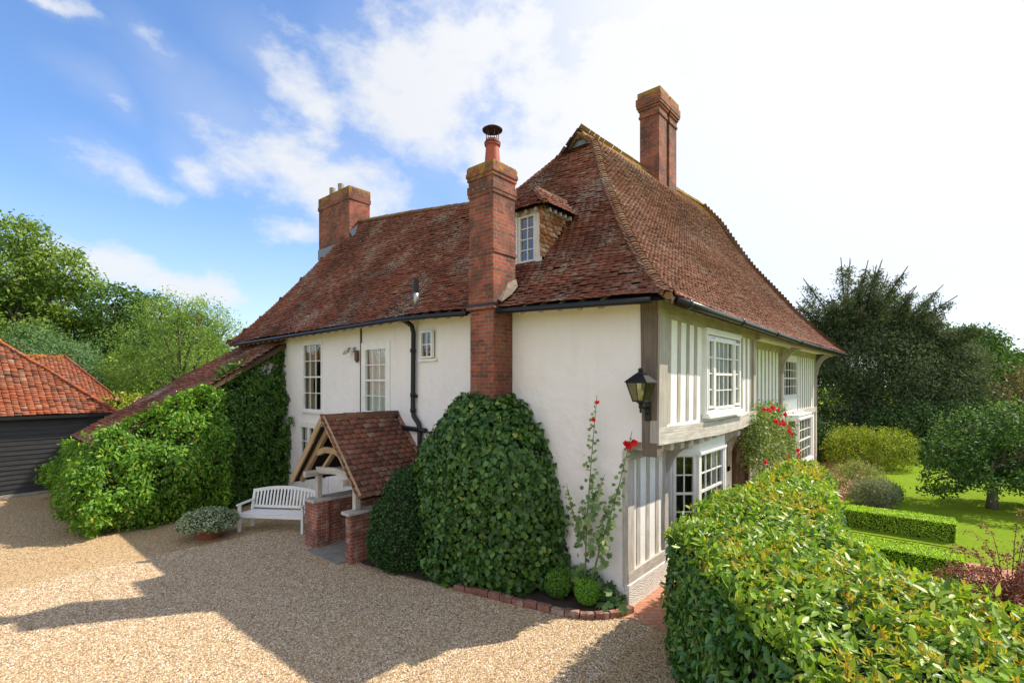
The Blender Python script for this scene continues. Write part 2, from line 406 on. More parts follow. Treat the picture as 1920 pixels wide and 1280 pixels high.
def m_tile(name, stops, lichen=.5, moss=None, orange_top=None, dark=.5):
    m = NM(name); p = m.pos(); r = m.island()
    c = m.ramp(r, stops)
    big = m.noise(p, .55, 5, .6)
    c = m.mix(m.math('MULTIPLY', m.ramp(big, [(.40, 0), (.70, 1)]), dark), c, (.055, .036, .030))
    fine = m.noise(p, 26, 4, .6)
    c = m.mix(m.math('MULTIPLY', m.ramp(fine, [(.5, 0), (.75, 1)]), .35), c, (.06, .04, .03))
    w = m.math('ADD', m.math('MULTIPLY', m.noise(p, .8, 4, .6), .55), m.math('MULTIPLY', m.noise(p, 19, 5, .7), .62))
    c = m.mix(m.math('MULTIPLY', m.ramp(w, [(.62, 0), (.74, 1)]), lichen), c, (.47, .43, .38))
    if orange_top is not None:
        sx = m.n('ShaderNodeSeparateXYZ'); m.l(p, sx.inputs[0])
        h = m.n('ShaderNodeMapRange'); m.l(sx.outputs[2], h.inputs[0]); h.inputs[1].default_value = orange_top-1.2; h.inputs[2].default_value = orange_top
        k = m.math('ADD', m.math('MULTIPLY', h.outputs[0], .40), m.noise(p, 2.6, 6, .7))
        c = m.mix(m.math('MULTIPLY', m.ramp(k, [(.70, 0), (.90, 1)]), .8), c, (.34, .19, .03))
    m.col(c); m.rough(.95); m.b.inputs['Specular IOR Level'].default_value = .08
    m.bump(m.noise(p, 55, 3), .004)
    return m.m
def m_leaf(name, stops, rough=.45, trans=.3, spec=.4, pscale=1.2, pamt=.35, pcol=None):
    m = NM(name); r = m.island(); p = m.pos()
    c = m.ramp(r, stops)
    if pcol is not None:
        c = m.mix(m.math('MULTIPLY', m.ramp(m.noise(p, pscale, 4, .6), [(.42, 0), (.66, 1)]), pamt), c, pcol)
    m.col(c); m.rough(rough); m.b.inputs['Specular IOR Level'].default_value = spec
    t = m.n('ShaderNodeBsdfTranslucent'); tc_ = m.mix(1, c, (1.25, 1.3, .55), 'MULTIPLY'); m.l(tc_, t.inputs['Color'])
    x = m.n('ShaderNodeMixShader'); x.inputs[0].default_value = trans
    m.l(m.b.outputs[0], x.inputs[1]); m.l(t.outputs[0], x.inputs[2]); m.l(x.outputs[0], m.out.inputs[0])
    return m.m
def m_gravel():
    m = NM('pea gravel'); p = m.pos()
    v = m.n('ShaderNodeTexVoronoi'); m.l(p, v.inputs['Vector']); v.inputs['Scale'].default_value = 42; v.inputs['Randomness'].default_value = 1
    sc = m.n('ShaderNodeSeparateColor'); m.l(v.outputs['Color'], sc.inputs[0])
    c = m.ramp(sc.outputs[0], [(0, (.22, .135, .068)), (.2, (.45, .30, .155)), (.45, (.62, .435, .23)), (.7, (.71, .52, .295)), (.9, (.78, .65, .45)), (1, (.44, .22, .10))])
    d = m.n('ShaderNodeMapRange'); m.l(v.outputs['Distance'], d.inputs[0]); d.inputs[1].default_value = .25; d.inputs[2].default_value = .62; d.inputs[3].default_value = 1; d.inputs[4].default_value = .6
    gap = m.mix(1, c, d.outputs[0], 'MULTIPLY')  # shade in the gaps between stones multiplied into the colour
    big = m.noise(p, .7, 5, .6)
    c = m.mix(m.math('MULTIPLY', m.ramp(big, [(.4, 0), (.72, 1)]), .42), gap, (.46, .31, .17))
    mid = m.noise(p, 9, 4, .7)
    c = m.mix(m.math('MULTIPLY', m.ramp(mid, [(.5, 0), (.75, 1)]), .3), c, (.42, .29, .17))
    m.col(c); m.rough(.95); m.b.inputs['Specular IOR Level'].default_value = .1
    h = m.math('ADD', m.math('MULTIPLY', v.outputs['Distance'], -1.0), m.math('MULTIPLY', m.noise(p, 14, 3), 1.2))
    m.bump(h, .016, 1); return m.m
def m_lawn():
    m = NM('mown lawn'); p = m.pos()
    a = m.noise(p, .8, 5, .6); b = m.noise(p, 60, 4, .75); cl = m.noise(p, 6, 5, .65)
    c = m.ramp(b, [(.25, (.09, .16, .010)), (.5, (.18, .29, .017)), (.78, (.28, .40, .03))])
    c = m.mix(m.math('MULTIPLY', m.ramp(a, [(.35, 0), (.7, 1)]), .4), c, (.27, .35, .03))
    c = m.mix(m.math('MULTIPLY', m.ramp(cl, [(.5, 0), (.72, 1)]), .3), c, (.11, .21, .014))
    m.col(c); m.rough(.95); m.b.inputs['Specular IOR Level'].default_value = .05; m.bump(b, .03); return m.m
def m_paver():
    m = NM('red brick paving'); p = m.pos()
    rot = m.n('ShaderNodeMapping'); m.l(p, rot.inputs[0]); rot.inputs['Rotation'].default_value = (0, 0, math.radians(45))
    br = m.n('ShaderNodeTexBrick'); m.l(rot.outputs[0], br.inputs['Vector']); br.inputs['Scale'].default_value = 1
    br.inputs['Brick Width'].default_value = .215; br.inputs['Row Height'].default_value = .105; br.inputs['Mortar Size'].default_value = .005
    br.inputs['Color1'].default_value = (.42, .17, .10, 1); br.inputs['Color2'].default_value = (.50, .25, .16, 1); br.inputs['Mortar'].default_value = (.26, .17, .12, 1)
    c = m.mix(m.math('MULTIPLY', m.ramp(m.noise(p, 5, 5, .6), [(.45, 0), (.7, 1)]), .4), br.outputs['Color'], (.30, .16, .11))
    m.col(c); m.rough(.9); m.bump(m.math('MULTIPLY', br.outputs['Fac'], -1), .008); return m.m
def m_glass(name, tint=(.9, .93, .92), refl=.14):
    m = NM(name); m.t.nodes.remove(m.b)
    tr = m.n('ShaderNodeBsdfTransparent'); tr.inputs[0].default_value = tint+(1,)
    gl = m.n('ShaderNodeBsdfGlossy'); gl.inputs['Roughness'].default_value = .03
    nz = m.n('ShaderNodeBump'); m.l(m.noise(m.pos(), 5, 2), nz.inputs['Height']); nz.inputs['Distance'].default_value = .006; m.l(nz.outputs[0], gl.inputs['Normal'])
    fr = m.n('ShaderNodeLayerWeight'); fr.inputs[0].default_value = .25
    f = m.math('ADD', m.math('MULTIPLY', fr.outputs['Fresnel'], .8), refl, clamp=True)
    x = m.n('ShaderNodeMixShader'); m.l(f, x.inputs[0]); m.l(tr.outputs[0], x.inputs[1]); m.l(gl.outputs[0], x.inputs[2]); m.l(x.outputs[0], m.out.inputs[0])
    return m.m

PLASTER = m_plaster(); WHITE = m_white(); WHITE2 = m_white('white bench paint', (.78, .77, .76))
PANEL = m_plain('white limewash panel', (.87, .86, .83), .85, .05, 0, .01)
OAK = m_timber('weathered grey oak', (.25, .215, .18), (.47, .43, .38)); OAKW = m_timber('whitened oak', (.30, .265, .23), (.54, .495, .44), .5)
OAKN = m_timber('new light oak', (.28, .185, .10), (.46, .33, .20)); OAKD = m_timber('dark oak boards', (.05, .03, .02), (.12, .075, .045))
BLACK = m_plain('black painted iron', (.012, .012, .014), .35, .2); LEAD = m_plain('grey lead', (.20, .22, .25), .55, .15, .3)
STEEL = m_plain('flue steel', (.45, .45, .44), .35, .15, .8); DARKROOM = m_plain('dark interior', (.035, .03, .027), .95, .3)
CURT = m_plain('beige curtain cloth', (.42, .34, .24), .9, .1); NET = m_plain('white net curtain', (.84, .83, .81), .9, .08)
BRICK = m_brick('old red brick', (.33, .08, .045), (.14, .05, .036), (.34, .29, .23), None, .0)
BRICK_CH = m_brick('lichened chimney brick', (.33, .10, .05), (.23, .075, .042), (.33, .27, .20), None)
BRICK_TOP = {}
def brick_top(z):
    if z not in BRICK_TOP: BRICK_TOP[z] = m_brick('chimney brick with orange lichen', (.38, .085, .046), (.12, .042, .030), (.30, .23, .17), z)
    return BRICK_TOP[z]
BRICK_PORCH = m_brick('porch brick', (.40, .10, .055), (.27, .075, .05), (.42, .37, .31), None, .3)
BRICK_EDGE = m_brick('edging brick', (.36, .13, .08), (.28, .10, .07), (.30, .25, .2), None, .3)
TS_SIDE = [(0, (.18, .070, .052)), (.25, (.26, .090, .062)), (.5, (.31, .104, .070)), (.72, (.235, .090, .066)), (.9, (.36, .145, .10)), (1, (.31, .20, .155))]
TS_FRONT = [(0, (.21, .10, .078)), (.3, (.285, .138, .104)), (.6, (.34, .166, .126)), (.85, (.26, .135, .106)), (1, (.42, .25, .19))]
TS_ORANGE = [(0, (.22, .07, .038)), (.3, (.34, .105, .055)), (.6, (.40, .135, .07)), (.80, (.31, .115, .065)), (.9, (.09, .06, .05)), (1, (.46, .26, .17))]
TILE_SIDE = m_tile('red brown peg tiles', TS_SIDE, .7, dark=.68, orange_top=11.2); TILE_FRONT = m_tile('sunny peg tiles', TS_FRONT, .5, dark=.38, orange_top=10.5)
TILE_OR = m_tile('orange peg tiles', TS_ORANGE, .3, dark=.12, orange_top=5.3); TILE_PORCH = m_tile('porch tiles', [(0, (.13, .06, .045)), (.3, (.22, .09, .062)), (.55, (.28, .115, .08)), (.8, (.16, .085, .065)), (1, (.33, .21, .16))], .45, dark=.5)
TILE_HANG = m_tile('hung orange tiles', [(0, (.33, .13, .06)), (.5, (.45, .20, .10)), (1, (.55, .38, .28))], .6, dark=.15)
BONNET = m_tile('bonnet tiles', [(0, (.13, .07, .045)), (.5, (.21, .105, .06)), (1, (.28, .17, .10))], .4, dark=.5, orange_top=10.5)
UNDER = m_plain('roof battens', (.025, .018, .015), .95, .2)
GRAVEL = m_gravel(); LAWN = m_lawn(); PAVER = m_paver(); SOIL = m_plain('dark soil', (.05, .035, .025), .95, .4, 0, .02)
SLAB = m_plain('stone slab', (.26, .24, .21), .85, .25, 0, .01); TERRA = m_plain('terracotta', (.30, .10, .05), .7, .25); POTRED = m_plain('red clay chimney pot', (.36, .075, .04), .55, .15)
GLASS = m_glass('old window glass'); LAMPGLASS = m_glass('greenish lamp glass', (.80, .86, .55), .05)
BARK = m_timber('bark', (.06, .045, .035), (.17, .14, .11)); TWIG = m_plain('twigs and shade leaves', (.022, .032, .012), .9, .5); TWIGD = m_plain('dark twigs', (.012, .018, .008), .9, .5)
# ------------------------------------------------------------------ roofs
GQ = [0, .161, .374, .544, .744, .91, 1]; GZ = [0, .107, .283, .4545, .646, .86, 1]
def g(q): return float(np.interp(q, GQ, GZ))
_gs = np.array([np.interp(np.clip(np.linspace(0, 1, 101)+d, 0, 1), GQ, GZ) for d in (-.06, -.03, 0, .03, .06)]).mean(0)
_gs = (_gs-_gs[0])/(_gs[-1]-_gs[0])
def g(q): return float(np.interp(q, np.linspace(0, 1, 101), _gs))
def lerp(a, b, t): return tuple(x+(y-x)*t for x, y in zip(a, b))
def polyat(P, s):
    P = np.asarray(P, float); seg = np.linalg.norm(np.diff(P, axis=0), axis=1); c = np.concatenate([[0], np.cumsum(seg)])
    return np.stack([np.interp(np.asarray(s)*c[-1], c, P[:, k]) for k in range(3)], -1), c[-1]
TILE_V = [(-.5,0,.066),(.5,0,.066),(.5,1,.006),(-.5,1,.006),(-.5,0,.044),(.5,0,.044),(0,0,.071),(0,1,.010)]
TILE_F = [(0,6,7),(0,7,3),(6,1,2),(6,2,7),(4,5,1),(4,1,6),(4,6,0),(0,3,4),(5,2,1)]
def tile_slope(name, rowfn, mat, parent, gauge=.1, width=.165, wave=.03, t0=0, t1=1, jit=1.0, thick=1.0, keep=None):
    tt = np.linspace(t0, t1, 160); mid = np.array([polyat(rowfn(t), [.5])[0][0] for t in tt])
    L = np.concatenate([[0], np.cumsum(np.linalg.norm(np.diff(mid, axis=0), axis=1))])
    n = max(2, int(round(L[-1]/gauge))); tk = np.interp(np.linspace(0, L[-1], n+1), L, tt)
    Ps, Xs, Ys, Zs, Ss = [], [], [], [], []
    for k in range(n):
        A = rowfn(tk[k]); B = rowfn(tk[k+1]); _, LA = polyat(A, [0])
        m = int(LA/width)
        if m < 1: continue
        s = (np.arange(m+1) - (.5 if k % 2 else 0) + rng.uniform(-.04, .04, m+1))*width/LA
        s = np.clip(s, .0, 1)
        p, _ = polyat(A, s); p2, _ = polyat(A, np.clip(s+.004, 0, 1)); p1, _ = polyat(A, np.clip(s-.004, 0, 1))
        q, _ = polyat(B, s)
        tan = norm(p2-p1); nn = norm(np.cross(tan, q-p)); up = np.cross(nn, tan)
        Ps.append(p); Xs.append(tan); Ys.append(up); Zs.append(nn)
        gl = np.abs(np.sum((q-p)*up, 1))
        Ss.append(np.stack([np.full(m+1, width*.955), np.clip(gl*1.75, .06, .5), np.full(m+1, thick)], 1))
    P = np.concatenate(Ps); X = np.concatenate(Xs); Y = np.concatenate(Ys); Zn = np.concatenate(Zs); S3 = np.concatenate(Ss)
    if keep is not None:
        kk = keep(P); P, X, Y, Zn, S3 = P[kk], X[kk], Y[kk], Zn[kk], S3[kk]
    n = len(P)
    P = P + Zn*(wave*vnoise(P, .7, 1) + .005*jit*rng.normal(size=n).clip(-1.5, 2))[:, None] + Y*(.008*jit*rng.normal(size=n))[:, None]
    r = .025*jit*rng.normal(size=n)[:, None]; X2 = norm(X + Y*r); Y2 = norm(Y - X*r)
    r = .05*jit*rng.normal(size=n)[:, None]; Z2 = norm(Zn + X2*r + Y2*(.03*jit*rng.normal(size=n)[:, None])); X2 = norm(X2 - Z2*np.sum(X2*Z2, 1, keepdims=True)); Y2 = np.cross(Z2, X2)
    V, F = inst(TILE_V, TILE_F, P, X2, Y2, Z2, S3)
    o = raw_mesh(name, V, F, mat, parent)
    # boarding under the tiles
    b = MB(); K = 14; rows = []
    for t in np.linspace(t0, t1, K):
        p, _ = polyat(rowfn(t), np.linspace(0, 1, 25)); rows.append(p)
    cn = norm(np.cross(rows[1][12]-rows[1][11], rows[K//2][12]-rows[1][12]))
    for i in range(K-1):
        for j in range(24):
            if keep is not None and not keep(np.array([(rows[i][j]+rows[i+1][j+1])/2]))[0]: continue
            b.quad(*[tuple(q-cn*.05) for q in (rows[i][j], rows[i][j+1], rows[i+1][j+1], rows[i+1][j])])
    b.build('roof_boarding', UNDER, o)
    return o
def capping(name, pts, mat, parent, r=.12, step=.2, side=None, lift=.02, flat=1.0):
    """half round ridge or bonnet tiles lapped along a line"""
    mb = MB(); P, L = polyat(pts, [0]); n = max(2, int(L/step)); c, _ = polyat(pts, np.linspace(0, 1, n+1))
    k0, k1, ku = (1.03, .98, .010) if 'ridge' in name else (1.08, .92, .022)
    for i in range(n):
        a = Vector(c[i]); b = Vector(c[i+1]); d = (b-a).normalized(); b = b + d*.05
        x = d.cross(Z3).normalized(); u = x.cross(d)
        ja = random.uniform(-.008, .008)
        V = []
        for q, rr, up in ((a, r*k0, lift+ku+ja), (b, r*k1, lift)):
            for k in range(7):
                t = math.pi*k/6; V.append(q + x*math.cos(t)*rr + u*(math.sin(t)*rr*flat + up - rr*.35))
        F = [(k, k+1, k+8, k+7) for k in range(6)]
        for q, rr, up in ((a, r*.85, lift+ku+ja),):
            for k in range(7):
                t = math.pi*k/6; V.append(q + x*math.cos(t)*rr + u*(math.sin(t)*rr*flat + up - rr*.35))
        F += [(k+1, k, k+14, k+15) for k in range(6)]
        mb.add(V, F)
    mb.tube([Vector(q)+Z3*(lift-.25*r) for q in c], r*.62, 6)
    return mb.build(name, mat, parent)

# ------------------------------------------------------------------ the house
house = thing('house', 'big white farmhouse with timber framed front, red tiled roofs and three brick chimneys', 'house', (0, 0, 0))
T0 = .76
def fronthip(t): return (-.45+4.35*t, -.9+3.85*t, 4.80+4.95*g(t))
ZT = fronthip(T0)[2]
def midl(t): return (-.45+3.3*t/T0, 4.85, 5.02+(fronthip(t)[2]-4.8)*(8.5-5.02)/(ZT-4.8))
def lefthip(t):
    u = t/T0; return (-.42+3.22*u, 15.1-3.1*u, 4.90+4.40*(.6*g(u*.8)/g(.8)+.4*u))
def rearhip(t):
    s = (t-T0)/(1-T0); return (2.85+1.05*s, 4.85-1.1*s, 8.5+1.25*s)
def row_side(t):
    if t <= T0: return [lefthip(t), lerp(lefthip(t), midl(t), .5), midl(t), fronthip(t)]
    return [rearhip(t), fronthip(t)]
def GG(q): return .908*g(q/.906) if q < .906 else .908+(q-.906)/.094*.092
def row_front(q):
    if q <= .906: L = fronthip(q/.906)
    else: L = lerp((3.9, 2.95, 9.75), (3.86, 3.38, 10.08), (q-.906)/.094)
    R = (16.95-4.45*q, -.95+4.3*q, 4.72+5.86*GG(q))
    M = lerp(L, R, .5)
    return [L, (M[0], M[1], M[2]-.06*(1-q)), R]
DRM = (.78, 2.25, 3.25)
CH = (-.56, .06, 2.34, 2.98)      # chimney at the eaves: x0 x1 y0 y1
def keep_side(P):
    k = ~((P[:, 0] < CH[1]-.0) & (P[:, 1] > CH[2]+.02) & (P[:, 1] < CH[3]-.02))
    k &= ~((P[:, 0] > .86) & (P[:, 0] < 1.7) & (P[:, 1] > 2.32) & (P[:, 1] < 3.18) & (P[:, 2] < 7.2))
    return k
roof_s = tile_slope('roof_slope', row_side, TILE_SIDE, house, keep=keep_side)
roof_s['label'] = 'dark red tiled slope over the plain white wall'
roof_f = tile_slope('roof_slope', row_front, TILE_FRONT, house, jit=.8)
roof_f['label'] = 'paler brown tiled slope over the timber framed front'
# slopes turned away from the drive
def row_back(q): return [(16.95-4.45*q, 7.65-4.3*q, 4.8+5.75*q), (2.6+1.2*q, 7.65-4.3*q, 4.8+5.45*q)]
def row_lback(q): return [(6.1-3.2*q, 6.5-1.6*q, 4.9+3.6*q), (6.1-3.25*q, 15.1-3.1*q, 4.9+4.4*q)]
def row_end(q): return [(6.1-3.2*q, 15.1-3.05*q, 4.9+4.4*q), (-.42+3.22*q, 15.1-3.1*q, 4.9+4.4*(.6*g(q*.8)/g(.8)+.4*q))]
def row_east(q): return [(16.95-4.45*q, -.95+4.3*q, 4.72+5.86*GG(q)), (16.95-4.45*q, 7.65-4.3*q, 4.8+5.75*q)]
for fn in (row_back, row_lback, row_end, row_east):
    tile_slope('roof_slope', fn, TILE_FRONT, house, gauge=.14, width=.25, jit=.3, wave=.0, thick=.5)
capping('bonnet_hip_tiles', [fronthip(t) for t in np.linspace(0, 1, 30)], BONNET, house, .105, .11, lift=.03)
capping('hip_tiles', [lefthip(t) for t in np.linspace(0, T0, 20)], TILE_SIDE, house, .08, .12, lift=.02)
capping('hip_tiles', [rearhip(t) for t in np.linspace(T0, 1, 12)], TILE_SIDE, house, .08, .12, lift=.02)
capping('hip_tiles', [row_front(q)[-1] for q in np.linspace(0, 1, 24)], TILE_FRONT, house, .075, .095, lift=.04)
rid_l = [(2.85, 4.85, 8.5), (2.84, 6.3, 8.62), (2.82, 9, 8.98), (2.8, 12, 9.3)]
capping('ridge_tiles', rid_l, BONNET, house, .11, .33, lift=.03)
rid_f = [(3.84, 3.38, 10.09), (5.5, 3.36, 10.17), (7.6, 3.35, 10.29), (10, 3.35, 10.42), (12.5, 3.35, 10.58)]
capping('ridge_tiles', rid_f, BONNET, house, .16, .33, lift=-.005)
# gablet at the head of the hip: lead triangle with tiled verges
gb = MB(); gb.poly([(3.92, 2.97, 9.73), (3.92, 3.36, 10.05), (3.92, 3.76, 9.73)]); gb.poly([(3.55, 2.95, 9.60), (3.92, 2.97, 9.74), (3.92, 3.76, 9.74), (3.55, 3.78, 9.60)])
gbo = gb.build('gablet', LEAD, house)
capping('verge_tiles', [(3.86, 2.90, 9.64), (3.85, 3.37, 10.07)], BONNET, gbo, .07, .12); capping('verge_tiles', [(3.86, 3.84, 9.64), (3.85, 3.39, 10.07)], BONNET, gbo, .07, .12)
gb = MB(); gb.quad((3.86, 3.84, 9.64), (3.85, 3.38, 10.07), (6, 3.38, 10.2), (6, 3.84, 9.72)); gb.build('gablet_roof', TILE_SIDE, gbo)

def wall_panel(mb, O, ex, n, x0, x1, z0, z1, holes=(), reveal=.14):
    """flat wall with openings; holes (a0,a1,z0,z1)"""
    O = Vector(O); ex = Vector(ex); n = Vector(n)
    xs = sorted({x0, x1, *[h[0] for h in holes], *[h[1] for h in holes]}); zs = sorted({z0, z1, *[h[2] for h in holes], *[h[3] for h in holes]})
    pt = lambda a, z, d=0: O+ex*a+Z3*z-n*d
    fl = ex.cross(Z3).dot(n) < 0
    def q(*p):
        mb.quad(*(p[::-1] if fl else p))
    for a, b in zip(xs[:-1], xs[1:]):
        for c, d in zip(zs[:-1], zs[1:]):
            if any(h[0] <= (a+b)/2 <= h[1] and h[2] <= (c+d)/2 <= h[3] for h in holes): continue
            q(pt(a, c), pt(b, c), pt(b, d), pt(a, d))
    for a0, a1, c0, c1 in holes:
        q(pt(a0, c0), pt(a0, c0, reveal), pt(a1, c0, reveal), pt(a1, c0)); q(pt(a0, c1, reveal), pt(a0, c1), pt(a1, c1), pt(a1, c1, reveal))
        q(pt(a0, c0, reveal), pt(a0, c0), pt(a0, c1), pt(a0, c1, reveal)); q(pt(a1, c0), pt(a1, c0, reveal), pt(a1, c1, reveal), pt(a1, c1))
def window(O, ex, n, w, h, cols, rows, parent, frame=.06, rail=None, sill=True, curtain=None, depth=.9, proud=.025, bar=.022, room=True, name='window', surround=0, mg=.3):
    """O = lower left corner as seen from outside; glazed sash with bars, glass, dark room behind"""
    O = Vector(O); ex = Vector(ex).normalized(); n = Vector(n).normalized(); m = MB()
    def bx(a, z, d): m.obox(O, ex, n, Z3, a, d, z)
    f = frame
    bx((0, f), (0, h), (-.05, proud)); bx((w-f, w), (0, h), (-.05, proud)); bx((f, w-f), (h-f, h), (-.05, proud-.002)); bx((f, w-f), (0, f), (-.05, proud-.002))
    if surround:
        s = surround
        bx((-s, 0), (-s*.3, h+s), (-.03, .028)); bx((w, w+s), (-s*.3, h+s), (-.03, .028)); bx((0, w), (h, h+s), (-.03, .026))
    if sill: bx((-.05-surround, w+.05+surround), (-.05, -.001), (-.04, proud+.05))
    gw = w-2*f; gh = h-2*f
    for i in range(1, cols): bx((f+gw*i/cols-bar/2, f+gw*i/cols+bar/2), (f, h-f), (-.03, -.002))
    for j in range(1, rows):
        b = bar if rail != j else .045
        bx((f, w-f), (f+gh*j/rows-b/2, f+gh*j/rows+b/2), (-.031, -.001 if rail != j else .008))
    o = m.build(name, WHITE, parent)
    gm = MB(); p = [O+ex*a+Z3*z-n*.02 for a, z in ((f*.6, f*.6), (w-f*.6, f*.6), (w-f*.6, h-f*.6), (f*.6, h-f*.6))]; gm.poly(p)
    gm.build('glass', GLASS, o)
    if room:
        r = MB(); r.obox(O, ex, n, Z3, (-mg, w+mg), (-depth, -depth+.02), (-mg, h+mg))
        for a in ((-mg-.02, -mg), (w+mg, w+mg+.02)): r.obox(O, ex, n, Z3, a, (-depth, -.12), (-mg, h+mg))
        for z in ((-mg-.02, -mg), (h+mg, h+mg+.02)): r.obox(O, ex, n, Z3, (-mg, w+mg), (-depth, -.12), z)
        r.build('room_lining', DARKROOM, o)
    if curtain:
        for (a0, a1, z0, z1, mt, pinch) in curtain:
            V = []; K = 26; R = 10
            for j in range(R+1):
                zz = z0+(z1-z0)*j/R
                pk = 1-pinch*math.exp(-((j/R-.38)/.22)**2)
                for i in range(K+1):
                    x = a0+(a1-a0)*(i/K)*pk if a0 < w/2 else a1-(a1-a0)*(1-i/K)*pk
                    V.append(O+ex*x+Z3*zz-n*(.11+.022*math.sin(i*1.9)+.01*math.sin(i*.7+j*.3)))
            c = MB(); c.add(V, [(j*(K+1)+i, j*(K+1)+i+1, (j+1)*(K+1)+i+1, (j+1)*(K+1)+i) for j in range(R) for i in range(K)])
            c.build('curtain', mt, o, smooth=True)
    return o

# plain rendered side: openings given as (y0,y1,z0,z1)
EY = (0, -1, 0); NX = (-1, 0, 0)      # along the side wall, seen from the drive, left is +y
h1 = (9.43, 10.55, 2.74, 4.72); h2 = (6.34, 7.32, 2.80, 4.46); h3 = (4.55, 5.05, 4.10, 4.74); h4 = (9.15, 10.75, .12, 2.34)
sw = MB()
wall_panel(sw, (0, 0, 0), (0, 1, 0), NX, 0, 14.9, 0, 5.06, [h1, h2, h3, h4])
wall_panel(sw, (0, 0, 0), (0, 1, 0), NX, -.28, 0, 2.66, 4.95)
for a, b in (((5.8, 14.9), (0, 14.9)), ((5.8, 7.2), (5.8, 14.9)), ((16.3, 7.2), (5.8, 7.2)), ((16.3, 0), (16.3, 7.2))):
    sw.quad((*a, 0), (*b, 0), (*b, 5), (*a, 5))
sw.build('rendered_wall', PLASTER, house)
def W(h, **k): return window((0, h[1], h[2]), EY, NX, h[1]-h[0], h[3]-h[2], parent=house, **k)
wd = h1[1]-h1[0]
W(h1, cols=3, rows=4, rail=2, curtain=[(.03, .62, .04, 1.92, CURT, .35), (.86, wd-.02, .04, 1.92, CURT, .3)])
W(h2, cols=3, rows=4, rail=2, surround=.12, curtain=[(.04, .49, .04, 1.62, NET, 0), (.49, .94, .04, 1.62, NET, 0)])
# small casement standing a little open
w3 = window((0, h3[1], h3[2]), EY, NX, h3[1]-h3[0], h3[3]-h3[2], 1, 1, house, frame=.025, bar=.0, room=True, proud=.01)
bpy.data.objects.remove(w3.children[0])
ca = math.radians(6); window((-.035, h3[1]-.02, h3[2]+.02), (-math.sin(ca), -math.cos(ca), 0), (-math.cos(ca), math.sin(ca), 0), .45, .60, 2, 2, w3, frame=.038, sill=False, room=False, name='open_casement', bar=.018)
# glazed garden door behind the bench
dr = window((0, h4[1], h4[2]), EY, NX, h4[1]-h4[0], h4[3]-h4[2], 4, 5, house, frame=.09, sill=False, name='garden_door', surround=.07, curtain=[(.1, .38, .9, 2.1, NET, 0)])
dk = MB(); dk.obox((0, h4[1], h4[2]), EY, NX, Z3, (.52, .60), (-.05, .03), (0, 2.2)); dk.obox((0, h4[1], h4[2]), EY, NX, Z3, (.0, 1.6), (-.045, .02), (0, .75)); dk.build('door_panel', WHITE, dr)
mb = MB(); mb.box(-.03, .012, 7.44, 7.49, 2.75, 4.95); mb.build('cover_strip', m_plain('brown strip', (.12, .085, .06), .8), house)
mb = MB(); mb.box(-.035, .01, 6.2, 7.5, 2.70, 2.745); mb.build('sill_board', WHITE, house)

# timber framed front -------------------------------------------------
EX = (1, 0, 0); NY = (0, -1, 0)
JY = -.5; JX = 5.3
bayw = (1.75, 3.95, .55, 2.38)
fw = MB()
wall_panel(fw, (0, 0, 0), EX, NY, 0, JX, 0, 2.66, [bayw])
wall_panel(fw, (0, 0, 0), EX, NY, JX, 16.3, 0, 4.95, [(10.62, 12.75, 3.06, 4.36), (10.9, 13.6, .75, 2.4), (5.5, 6.5, .1, 2.1)])
upw = (2.0, 4.05, 3.02, 4.50)
wall_panel(fw, (0, JY, 0), EX, NY, 0, JX, 2.7, 4.85, [upw])
fw.quad((JX, JY, 2.7), (JX, 0, 2.7), (JX, 0, 4.9), (JX, JY, 4.9)); fw.quad((0, JY, 2.7), (0, 0, 2.7), (JX, 0, 2.7), (JX, JY, 2.7))
fw.quad((JX, 0, 4.70), (16.3, 0, 4.70), (16.3, -.62, 4.72), (JX, -.62, 4.72))
fw.build('panel_wall', PANEL, house)
def stud(x, z0, z1, y, w=.14, mat=OAK, lean=0):
    m = MB(); m.beam((x+lean, y+.04, z0), (x, y+.04, z1), w, .10, (0, 1, 0)); return m.build('timber_stud', mat, house)
# upper jettied bay
for i, x in enumerate((.52, .92, 1.30, 1.66)): stud(x, 2.93, 4.62, JY, .13, OAK, -.04)
for x in (4.42, 4.76, 5.08): stud(x, 2.93, 4.60, JY, .12)
for x in (2.22, 2.72, 3.2, 3.66, 4.05): stud(x, 2.93, 3.0, JY, .11)
mb = MB(); mb.beam((.11, JY+.0, 2.66), (.17, JY+.0, 4.72), .30, .14, (0, 1, 0)); mb.build('corner_post', OAK, house)
mb = MB(); mb.beam((-.035+.09, -.42, 2.45), (-.035+.09, -.40, 4.86), .24, .17, (1, 0, 0), .27, .17); mb.build('corner_post', m_timber('brown oak', (.085, .058, .045), (.21, .165, .13)), house)
mb = MB(); mb.curve_beam([(-.02, JY-.01, 2.77), (1.4, JY-.015, 2.74), (2.8, JY-.015, 2.71), (4.2, JY-.015, 2.73), (JX+.02, JY-.01, 2.80)], .12, .27, (0, 0, 1)); mb.build('jetty_beam', OAKW, house)
mb = MB(); mb.curve_beam([(0, JY+.012, 4.74), (2.5, JY+.012, 4.70), (JX, JY+.012, 4.70)], .13, .26, (0, 0, 1)); mb.build('wall_plate', OAK, house)
mb = MB(); mb.beam((JX-.06, JY-.005, 2.9), (JX-.06, JY-.005, 4.6), .16, .1, (0, 1, 0)); mb.build('corner_post', OAK, house)
for i in range(12):
    x = .28+i*.43; m = MB(); m.beam((x, JY+.03, 2.57-.04*math.sin(i*.5)), (x, .0, 2.57), .15, .14); m.build('joist_end', OAKW, house)
